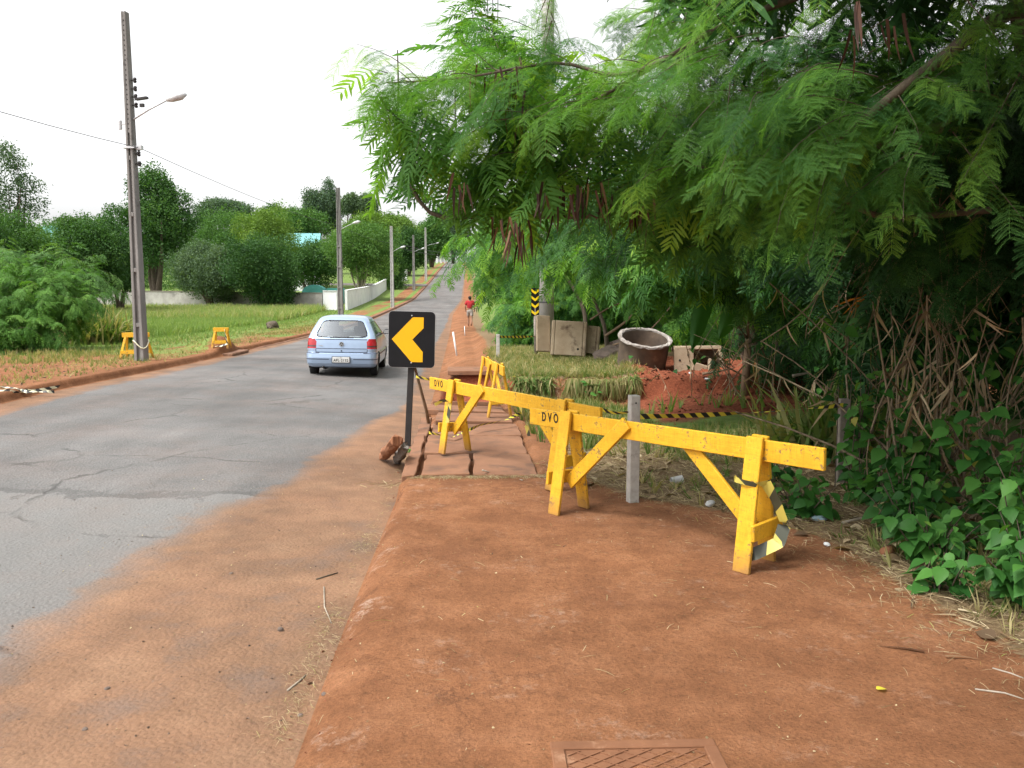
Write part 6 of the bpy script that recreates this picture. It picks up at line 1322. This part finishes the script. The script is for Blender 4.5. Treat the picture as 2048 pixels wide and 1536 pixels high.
feather_tree('dense dark feathery tree closing off the right behind the stalks', (1800, 760, 14), [(1750, 420, 11, 2.2, 1.5, 1.6, 120), (2050, 420, 10, 2, 1.5, 1.8, 120), (1720, 640, 16, 2.0, 1.3, .9, 90), (1950, 680, 11, 1.8, 1.2, 1.0, 90), (1500, 380, 13, 2, 1.5, 1.4, 90), (2250, 600, 9, 1.4, 1.8, 1.6, 90), (2400, 250, 8.5, 1.5, 2, 1.8, 90), (2600, 500, 6.5, 1.2, 1.6, 1.6, 90), (2100, 250, 7.5, 1.2, 1.4, 1.4, 80), (1900, 560, 8.6, 1.4, 1, .7, 60)], 'leucdark', 'b2', .6,  # masses past the right edge are added to keep light out
    [([(1800, 770, 13), (1790, 640, 13), (1830, 450, 12)], .12), ([(1700, 770, 14), (1690, 640, 14), (1650, 420, 13)], .1), ([(1900, 770, 12), (1905, 640, 12), (1950, 420, 11)], .1)], length=1.1)
feather_tree('tangled feathery tree in the gap above the pipe ring', (1330, 690, 30), [(1250, 430, 26, 2.6, 2, 1.6, 90), (1420, 460, 27, 2.6, 2, 1.6, 90), (1600, 480, 26, 2.8, 2, 1.9, 90), (1550, 640, 22, 2.2, 1.6, .6, 50), (1250, 620, 30, 1.6, 1.6, .6, 30), (1100, 470, 30, 2.4, 2, 1.8, 80)], 'leuc', 'b2', .8,
    [([(1330, 690, 30), (1320, 600, 30), (1290, 450, 28)], .12), ([(1400, 690, 28), (1420, 600, 28), (1440, 450, 27)], .12)], length=1.4, rn=.5)
for k, (px, py, Y, lb) in enumerate(((1800, 560, 34, 'far feathery tree deep in the wood behind the dark one'), (1500, 520, 40, 'far feathery tree beyond the sunlit glade'), (1150, 540, 42, 'far feathery tree behind the leaning stems'))):
    feather_tree(lb, (px, 690, Y), [(px - 60, py - 60, Y, 4, 3, 3, 80), (px + 90, py - 80, Y + 2, 4, 3, 3, 80), (px, py + 60, Y + 4, 4, 2, 1.4, 50)], 'leuc', 'b2', 1.1, [([(px, 690, Y), (px + 5, 600, Y), (px - 10, 470, Y)], .2)], length=2.0, rn=.5)
ZMIN = lambda p: -9
ZMAX = lambda p: 99
# low growth at the foot of the wood
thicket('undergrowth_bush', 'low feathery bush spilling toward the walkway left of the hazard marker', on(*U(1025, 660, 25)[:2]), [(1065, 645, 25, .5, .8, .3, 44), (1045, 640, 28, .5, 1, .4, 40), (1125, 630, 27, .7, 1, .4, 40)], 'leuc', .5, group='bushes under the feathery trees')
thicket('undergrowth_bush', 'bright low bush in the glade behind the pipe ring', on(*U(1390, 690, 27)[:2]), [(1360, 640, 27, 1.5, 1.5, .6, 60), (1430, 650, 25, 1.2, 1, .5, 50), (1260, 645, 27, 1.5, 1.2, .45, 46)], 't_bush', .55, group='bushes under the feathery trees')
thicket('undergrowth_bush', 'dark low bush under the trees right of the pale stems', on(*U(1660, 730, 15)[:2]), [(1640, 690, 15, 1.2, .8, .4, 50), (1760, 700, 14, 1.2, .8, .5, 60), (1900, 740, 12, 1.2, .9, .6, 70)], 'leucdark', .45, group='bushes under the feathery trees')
for k, (pts, r, lb) in enumerate((([(1210, 672, 19), (1255, 640, 19), (1290, 600, 19.2), (1360, 565, 19.5), (1440, 500, 20)], .035, 'long grey dead branch arching above the pipe ring'), ([(1180, 640, 20), (1230, 610, 20), (1290, 600, 20), (1380, 590, 20)], .025, 'thin dead branch crossing above the chambers'), ([(1225, 690, 18), (1300, 660, 18), (1380, 560, 18.5)], .022, 'thin dead twig leaning over the pipe ring'), ([(1405, 748, 15.2), (1440, 742, 15.2), (1470, 735, 15.3)], .03, 'dead branch lying on the dirt before the broken chamber'), ([(1585, 752, 12.6), (1605, 748, 12.6), (1618, 746, 12.6)], .03, 'short pale broken branch on the dirt edge'))):
    mb = MB(); P = limb(pts, 4); mb.tube(P, list(np.linspace(r, r * .3, len(P))), 6); tag(mb.build('dead_branch', M['palebark'] if k > 3 else M['wood'], smooth=True), lb, 'branch')

# ================================================================== DEAD CANES AND DRY LEAVES
def canes(label, px, py, Y, n, spread, h0, h1, nleaf, seed):
    q = random.Random(seed); b = on(*U(px, py, Y)[:2]); t = empty('cane_clump', b, 0, label, 'cane clump', 'dead cane clumps'); L = Leaves(); mb = MB()
    for i in range(n):
        p = Vector((q.gauss(0, spread), q.gauss(0, spread * .7), -.1)); h = q.uniform(h0, h1); k_ = .2 if q.random() < .55 else .75; ln = Vector((q.gauss(0, k_), q.gauss(0, k_ * .8), 1)).normalized(); bend = Vector((q.gauss(0, .45), q.gauss(0, .3), q.uniform(-.35, .05)))
        pts = [p + ln * h * f + bend * f * f * h * .5 for f in np.linspace(0, 1, 6)]; r = q.uniform(.0045, .015); mb.tube(pts, [r * (1 - .5 * f) for f in np.linspace(0, 1, 6)], 6, False)
        for j in range(nleaf):
            f = q.uniform(.15, 1); a = p + ln * h * f + bend * f * f * h * .5; L.add('rib', np.array(a), [[q.gauss(0, .5), q.gauss(0, .5), -.75]], [[q.gauss(0, 1), q.gauss(0, 1), .3]], q.uniform(.12, .36), q.random() ** 1.2)
    for i in range(n // 2):                             # limp vines hanging from above
        p = Vector((q.gauss(0, spread * 2), q.gauss(0, spread), h1 * q.uniform(.8, 1.25))); e = p + Vector((q.gauss(0, .4), q.gauss(0, .3), -h1 * q.uniform(.4, .85))); pts = [p.lerp(e, f) + Vector((.12 * math.sin(f * 5 + i), .08 * math.cos(f * 4 + i), -.25 * f * (1 - f))) for f in np.linspace(0, 1, 9)]; mb.tube(pts, q.uniform(.003, .007), 5, False)
        for f in (3, 5, 7): L.add('rib', np.array(pts[f]), [[q.gauss(0, .5), q.gauss(0, .5), -.8]], [[q.gauss(0, 1), q.gauss(0, 1), .3]], q.uniform(.1, .3), q.uniform(.5, 1))
    mb.build('canes', M['cane'], t, smooth=True); L.build('dry_leaves', M['dry'], t); G_ = Leaves()
    for i in range(n * 5): G_.add('heart', np.array([q.gauss(0, spread * 1.5), q.gauss(0, spread), h1 * q.uniform(.2, .95)]), [[q.gauss(0, 1), q.gauss(0, 1) - .3, -.5]], [[q.gauss(0, .5), q.gauss(0, .5) - .4, 1]], q.uniform(.05, .12), q.uniform(.1, .9))
    G_.build('climbing_leaves', M['broad'], t); return t
canes('dead cane clump with hanging dry leaves behind the dark fence post', 1770, 800, 8.4, 13, .28, 1.3, 2.6, 9, 1)
canes('dead cane clump left of the dark fence post at the dirt edge', 1700, 752, 13.4, 12, .32, 1.2, 2.4, 8, 2)
canes('dead cane clump with papery leaves deep in the shade', 1900, 800, 7.4, 13, .3, 1.4, 2.8, 9, 3)
canes('dead cane clump above the leafy shrubs at the right edge', 2010, 880, 5.9, 9, .22, 1.1, 2.2, 8, 4)
canes('sparse dry stems among the tree trunks behind the red dirt', 1500, 745, 14.2, 14, .55, .8, 2.2, 6, 5)

canes('tall dead cane clump behind the shrubs, just right of the dark fence post', 1830, 860, 7.0, 12, .25, 1.6, 2.7, 10, 6)
canes('tall dead cane clump hung with papery leaves in the middle of the shrub row', 1850, 880, 6.5, 13, .26, 1.5, 2.6, 11, 7)
canes('tall dead cane clump nearest the right edge of the shrub row', 1965, 880, 6.3, 11, .24, 1.5, 2.5, 10, 8)
canes('thin dead canes at the end of the red dirt', 1725, 800, 9.4, 12, .25, 1.4, 2.6, 10, 9)
# ================================================================== BROADLEAF SHRUBS, BANANA LEAVES, REEDS
def shrub(label, x, y, h, spread, ns, nl, ls, seed, lean=(0, 0), m='broad', z0=None):
    q = random.Random(seed); h *= .86; b = on(x, y); t = empty('leafy_shrub', b, 0, label, 'shrub', 'heart-leaved shrubs at the right edge'); L = Leaves(); mb = MB()
    for i in range(ns):
        a = q.uniform(0, 6.28); r = spread * q.uniform(.2, 1); tip = Vector((math.cos(a) * r + lean[0], math.sin(a) * r + lean[1], h * q.uniform(.45, 1.05))); p0 = Vector((q.gauss(0, .06), q.gauss(0, .06), -.05)); mid = p0.lerp(tip, .5) + Vector((0, 0, h * .14))
        bz = lambda f: p0 * (1 - f) ** 2 + mid * 2 * f * (1 - f) + tip * f * f
        mb.tube([bz(f) for f in (0, .25, .5, .75, 1)], [.006, .005, .0045, .0035, .002], 5, False); rn = q.uniform(.0, .8)
        for j in range(nl):
            f = .22 + .78 * (j + q.random()) / nl; p = bz(f); aa = q.uniform(0, 6.28); out = Vector((math.cos(aa), math.sin(aa), 0)) + Vector((tip.x, tip.y, 0)) * .8 + Vector((-.15, -.3, 0)); out.normalize(); d = out + Vector((0, 0, q.uniform(-.9, .1))); pet = p + out * ls * .35 + Vector((0, 0, ls * .1))
            L.add('heart', np.array(pet), [tuple(d)], [[q.gauss(0, .35), q.gauss(0, .35) - .25, 1]], ls * q.uniform(.4, 1.25) * (1.1 - .35 * f), min(1, max(0, rn + q.gauss(0, .12) + .1 * (f > .85))))
    L.build('leaves', M[m], t); mb.build('stems', M['bark'], t, smooth=True); return t
SH = [('leafy shrub crowding the foot of the dark fence post', 2.85, 6.5, .42, .34, 16, 9, .12), ('leafy shrub between the barricade end and the dark fence post', 2.2, 6.1, .38, .33, 13, 9, .12), ('leafy shrub right of the dark fence post in deep shade', 3.05, 6.2, .85, .45, 22, 11, .14), ('broad leafy shrub beyond the straw, middle of the shrub row', 2.75, 5.55, .55, .4, 18, 10, .13), ('tall leafy shrub climbing at the right edge of the shrub row', 3.2, 5.2, 1.15, .42, 24, 12, .14), ('leafy shrub overhanging the rusty can', 2.6, 4.95, .42, .34, 16, 9, .12), ('bright leafy shrub nearest at the right edge, lower leaves over the straw', 2.75, 4.25, .5, .34, 20, 10, .12), ('tall bright leafy shrub behind the nearest one at the right edge', 3.05, 4.6, .9, .36, 22, 11, .125), ('low leafy shrub beside the straw at the right edge', 2.42, 4.5, .28, .24, 10, 7, .105), ('leafy vine shrub reaching up beside the pale canes', 2.95, 7.0, 1.35, .35, 12, 9, .13), ('small leafy shrub low behind the near barricade end', 2.3, 7.2, .32, .3, 8, 8, .11)]
for k, (lb, x, y, h, sp_, ns, nl, ls) in enumerate(SH): shrub(lb, x, y, h, sp_, ns, nl, ls, 60 + k)
def banana(label, base, leaves, seed):
    q = random.Random(seed); t = empty('banana_plant', base, 0, label, 'banana plant'); o = np.array(base); mb = MB(); mb.tube([(0, 0, -.1), (.03, 0, .6), (.05, 0, 1.1)], [.08, .07, .05], 10); mb.build('stalk', M['wood'], t, smooth=True)
    for (pa, pb_, w, rn) in leaves:
        A_, B_ = U(*pa) - o, U(*pb_) - o; mid = (A_ + B_) / 2 + np.array([0, 0, .16]); n = 16; V = []; Q = []; side = nrm(np.cross(B_ - A_, [0.25, -.8, .5]))
        for i in range(n + 1):
            f = i / n; c = A_ * (1 - f) ** 2 + 2 * mid * f * (1 - f) + B_ * f * f; ww = w * math.sin(math.pi * min(1, .08 + f * .94)) ** .55
            for s_ in (-1, -.5, 0, .5, 1): V.append(c + side * ww * s_ * (1 + q.uniform(-.09, .05)) + np.array([0, .04 * abs(s_), -.10 * abs(s_) * w / .2]))
        for i in range(n):
            for k in range(4): a = i * 5 + k; Q.append((a, a + 5, a + 6, a + 1))
        np_mesh('leaf', np.array(V), np.array(Q), M['broad'], t, np.full(len(V), rn), True)
        mb = MB(); mb.tube([(0.05, 0, 1.0), tuple(A_ * .6 + np.array([0, 0, .3])), tuple(A_)], [.02, .016, .012], 6); mb.build('leaf_stem', M['wood'], t, smooth=True)
    return t
bb = on(*U(1490, 738, 14.6)[:2])
banana('young banana plant with three broad drooping leaves before the pale stems', bb, [((1425, 560, 13.6), (1385, 692, 13.2), .15, .25), ((1500, 570, 13.7), (1440, 668, 13.4), .18, .55), ((1475, 530, 13.8), (1405, 578, 13.5), .16, .2)], 2)
L = Leaves(); b_ = on(*U(1672, 840, 8.4)[:2]); n = 90
P = np.column_stack([b_[0] + rng.normal(0, .22, n), b_[1] + rng.normal(0, .22, n), np.zeros(n)]); P[:, 2] = H(P[:, 0], P[:, 1]); scatter(L, P, ['s0', 's1', 's2'], .45, .95, 0, .55, .3)
tag(L.build('tall_grass', M['drygrass']), 'clump of long arching grass left of the dark fence post', 'grass clump')
L = Leaves(); n = 22; b_ = GT(1460, 812); P = np.column_stack([b_[0] + rng.normal(0, .9, n), b_[1] + rng.normal(0, .5, n), np.zeros(n)]); P[:, 2] = H(P[:, 0], P[:, 1]); scatter(L, P, ['s0', 't1'], .2, .45, .1, .7, .2)
tag(L.build('weeds', M['grass']), kind='stuff')
L = Leaves(); b_ = GT(1190, 785); n = 70; P = np.column_stack([b_[0] + rng.normal(0, .16, n), b_[1] + rng.normal(0, .12, n), b_[2] + rng.uniform(0, .2, n)]); L.add('heart', P, rng.normal(size=(n, 3)) * [1, 1, .4], np.column_stack([rng.normal(0, .4, n), rng.normal(0, .4, n) - .4, np.ones(n)]), rng.uniform(.06, .13, n), rng.uniform(.3, .9, n))
tag(L.build('ditch_weed', M['broad']), 'bushy green weed growing in the ditch below the bank', 'weed')
L = Leaves(); b_ = GT(815, 905); n = 10; P = b_ + rng.normal(size=(n, 3)) * [.02, .03, .01] + [0.02, -.03, .03]; L.add('heart', P, rng.normal(size=(n, 3)) * [1, 1, .4] + [0, 0, .4], [[0, -.3, 1]], .04, rng.uniform(.5, .9, n)); tag(L.build('ditch_weed', M['broad']), 'tiny green weed at the foot of the sign post', 'weed')
L = Leaves(); L.add('rib', U(1730, 590, 9.0) + rng.normal(size=(6, 3)) * .06, [[-.8, -.2, -.35], [-.7, 0, -.1], [.8, -.2, -.4], [.5, -.3, -.6], [-.6, -.2, -.5], [.9, 0, -.2]], [[0, -.7, 1]], .42, .95)
M['orange'] = leaf_mat('orange_withered_leaf', [(0, (.3, .09, .01)), (1, (.5, .16, .015))], .3, .6, .2); tag(L.build('withered_leaves', M['orange']), 'orange withered leaves caught in the canes in deep shade', 'leaf')
